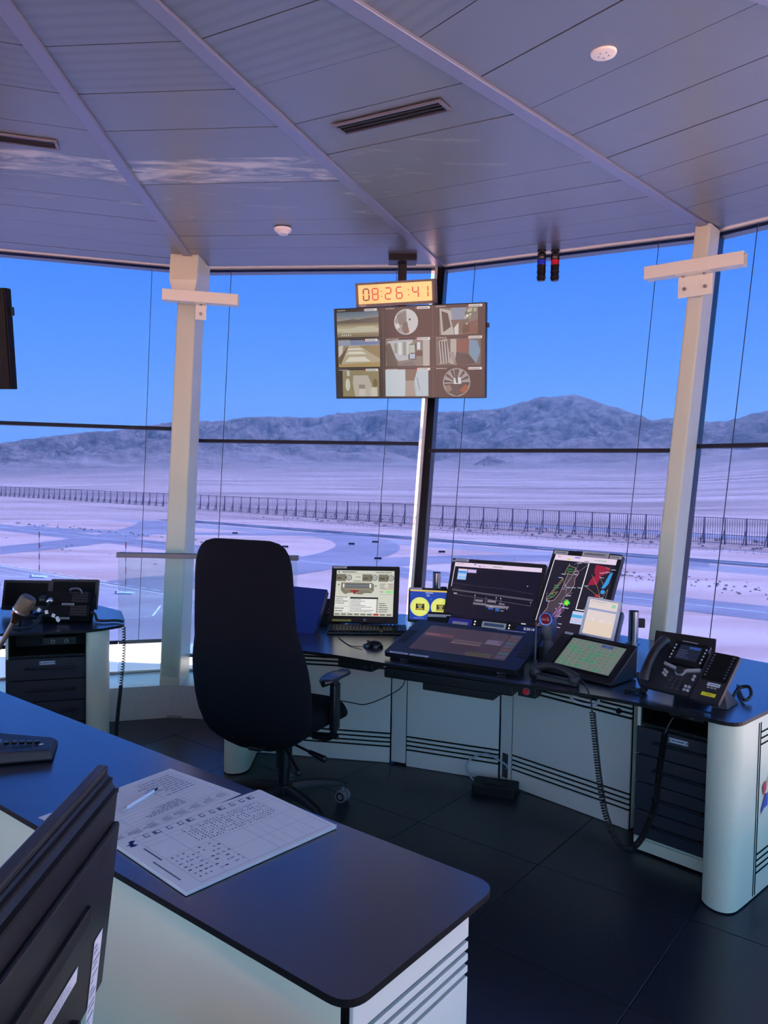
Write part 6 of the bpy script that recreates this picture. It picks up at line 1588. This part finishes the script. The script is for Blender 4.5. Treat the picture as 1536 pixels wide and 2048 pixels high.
# desk keypad unit and gooseneck microphone at the left edge
a0 = math.atan2(2.345 - 2.275, -1.005 + 1.17)
t = thing('keypad_unit', 'dark wedge keypad unit with a row of small keys on the nearest desk', 'keypad', (-1.005, 2.315, TOPZ), radians(17))
mb = MB(); mb.hexa([Vector(p) for p in ((-.30, -.005, .004), (.0, -.005, .004), (.0, .17, .004), (-.30, .29, .004), (-.30, .0, .044), (-.004, .0, .036), (-.02, .165, .022), (-.30, .285, .03))]); mb.build('body', DARKP, t, bevel=.006)
mb = MB()
for i in range(5): mb.box((-.055 - i * .022, .078, .0375 + .0012 * i), (.016, .012, .010), rot=Matrix.Rotation(radians(-4), 3, 'X'))
mb.build('key', BLACKG, t, bevel=.002)
mb = MB(); mb.box((-.185, .085, .042), (.05, .045, .012)); mb.build('large_key', M('key_pale_blue', (110, 124, 160), .3), t, bevel=.003)
mb = MB(); mb.box((-.04, .05, .0395), (.012, .006, .001)); mb.build('label_strip', WHITEL, t)
t = thing('gooseneck_microphone', 'dark gooseneck microphone with a brass-toned head at the left edge', 'microphone', (-1.36, 2.50, TOPZ + .04))
mo = Vector((-1.36, 2.50, TOPZ + .04))
path = smooth_path([(-1.36, 2.50, .79), (-1.35, 2.49, .90), (-1.29, 2.47, .99), (-1.235, 2.455, 1.067), (-1.19, 2.45, 1.145)], 8)
MB().lathe([(.03, -.004), (.03, .012), (.014, .020)], 20).build('base', BLACKP, t)
MB().tube([p - mo for p in path], .008, 10).build('stem', M('stem_steel', (120, 118, 108), .3, metal=.8), t)
hdir = (Vector((-1.138, 2.45, 1.226)) - Vector((-1.19, 2.45, 1.145))).normalized()
hm = Matrix.Translation(Vector((-1.19, 2.45, 1.145)) - mo) @ hdir.to_track_quat('Z', 'Y').to_matrix().to_4x4()
MB().lathe([(.009, -.005), (.012, .008), (.022, .022), (.0255, .038)], 24, mtx=hm).build('head_cup', M('mic_dark', (48, 46, 40), .3, metal=.7), t)
MB().lathe([(.0262, .038), (.0262, .044)], 24, mtx=hm).build('head_band', CHROME, t)
MB().lathe([(.0255, .044), (.026, .085), (.022, .094), (.001, .096)], 24, mtx=hm).build('head_grille', M('mic_grille', (92, 88, 74), .35, metal=.7, bump=(800, .6)), t)

# ================================================================== high-backed office chair
CH = thing('office_chair', 'tall black high-backed office chair on castors facing the console', 'chair', (-.465, 3.66, 0), radians(-23))
def chair_back():
    W_ = [(.362, .18), (.378, .30), (.40, .40), (.43, .49), (.47, .56), (.53, .605), (.60, .62), (.70, .622), (.76, .612), (.82, .588), (.88, .556), (.95, .532), (1.03, .522), (1.12, .512), (1.19, .505), (1.24, .492), (1.28, .470), (1.31, .438), (1.33, .385), (1.341, .30)]
    rings = []; n = 28
    for z, w in W_:
        tz = (z - .365) / .975
        yc = -.205 - .085 * tz - .030 * sin(pi * tz) + .05 * max(0, .25 - tz) 
        th = .052 * (min(1, (z - .35) / .10) * min(1, max(.25, (1.37 - z) / .10))) + .006
        ring = []
        for j in range(n):
            a = 2 * pi * j / n; ca, sa = cos(a), sin(a)
            x = w / 2 * math.copysign(abs(ca) ** .55, ca); yy = th * math.copysign(abs(sa) ** .8, sa)
            wrap = .30 * (x ** 2) * (1.2 if .45 < z < .95 else .8)
            ring.append(Vector((x - .045 - .022 * tz, yc + yy + wrap, z)))
        rings.append(ring)
    return MB().loft(rings)
chair_back().build('backrest', FABRIC, CH)
rings = []
for i in range(13):
    s_ = i / 12; y = -.20 + .47 * s_; w = .49 * (.86 + .14 * sin(pi * s_)); zc = .475 + (.012 if s_ < .8 else .012 - .05 * (s_ - .8) / .2); th = .058 * (1 if .08 < s_ < .92 else .6)
    rings.append([Vector((w / 2 * math.copysign(abs(cos(a)) ** .4, cos(a)), y, zc + th * math.copysign(abs(sin(a)) ** .7, sin(a)))) for a in [2 * pi * j / 24 for j in range(24)]])
MB().loft(rings).build('seat', FABRIC, CH)
MB().box((0, 0, .405), (.30, .30, .03)).build('seat_pan', BLACKP, CH, bevel=.01)
mb = MB(); mb.box((0, -.04, .375), (.14, .22, .05)); mb.box((0, -.19, .39), (.07, .16, .02)); mb.build('mechanism', BLACKP, CH, bevel=.008)
for s_ in (-1, 1):
    mb = MB(); mb.tube(smooth_path([(s_ * .16, .0, .395), (s_ * .245, .0, .40), (s_ * .272, .0, .45), (s_ * .272, .0, .54)], 6), .016, 10); mb.box((s_ * .272, .0, .55), (.030, .062, .22)); mb.box((s_ * .272, -.0, .665), (.022, .046, .06)); mb.cyl((s_ * .272, -.02, .415), (s_ * .300, -.02, .415), .012, 12); mb.build('arm_post', BLACKP, CH, bevel=.006)
    rings = []
    for i in range(13):
        q = i / 12; y = -.125 + .25 * q; w = .046 * (max(.05, 1 - abs(2 * q - 1) ** 3.2)) ** .5; z = .70 - .012 * (2 * q - 1) ** 2
        ring = []
        for j in range(16):
            a = 2 * pi * j / 16; zz = .016 * sin(a)
            if sin(a) > 0: zz -= .010 * (1 - cos(a) ** 2) * (1 if .15 < q < .85 else 0)
            ring.append(Vector((s_ * .272 + w * math.copysign(abs(cos(a)) ** .7, cos(a)), y, z + zz)))
        rings.append(ring)
    MB().loft(rings).build('arm_pad', M('arm_pad_black', (22, 23, 28), .32), CH)
for p0, p1 in (((.12, -.10, .375), (.285, -.13, .345)), ((.06, -.10, .36), (.19, -.20, .29))):
    d = (Vector(p1) - Vector(p0))
    mb = MB(); mb.cyl(p0, Vector(p0) + d * .55, .006, 8); mb.cone(Vector(p0) + d * .5, p1, .010, .016, 10); mb.sphere(p1, .0165, 0, 10, 6); mb.build('lever', BLACKP, CH)
mb = MB(); mb.cyl((0, 0, .12), (0, 0, .24), .028, 20); mb.cyl((0, 0, .22), (0, 0, .36), .040, 20); mb.build('gas_lift', BLACKP, CH)
MB().lathe([(.05, .085), (.052, .10), (.045, .135), (.03, .14)], 24).build('hub', BLACKP, CH)
for k in range(5):
    a = radians(25 + 72 * k + 20); d = Vector((cos(a), sin(a), 0)); n_ = Vector((-d.y, d.x, 0))
    rings = []
    for q, (r, z, w_, h_) in enumerate(((.03, .115, .045, .045), (.12, .118, .04, .04), (.22, .112, .036, .032), (.29, .100, .034, .026), (.325, .085, .03, .022))):
        c = d * r + Vector((0, 0, z)); rings.append([c + n_ * w_ / 2 * a_ + Vector((0, 0, h_ / 2 * b_)) for a_, b_ in ((-1, -1), (1, -1), (1.0, .4), (.6, 1), (-.6, 1), (-1, .4))])
    lg = MB().loft(rings).build('base_leg', BLACK, CH)
    c = d * .305 + Vector((0, 0, .032)); ca = Matrix.Rotation(radians(40 + 30 * k), 3, 'Z') @ d; 
    mb = MB()
    for s_ in (-1, 1):
        mb.cyl(c + ca * s_ * .008, c + ca * s_ * .026, .030, 20); mb.cyl(c + ca * s_ * .026, c + ca * s_ * .0268, .014, 14, 0)
        mb.cyl(c + ca * s_ * .0262, c + ca * s_ * .0266, .022, 18, 1)
    mb.cyl(c + Vector((0, 0, .02)), c + Vector((0, 0, .055)), .008, 8); mb.build('castor', [M('castor_grey', (120, 124, 130), .5), BLACKP], CH)
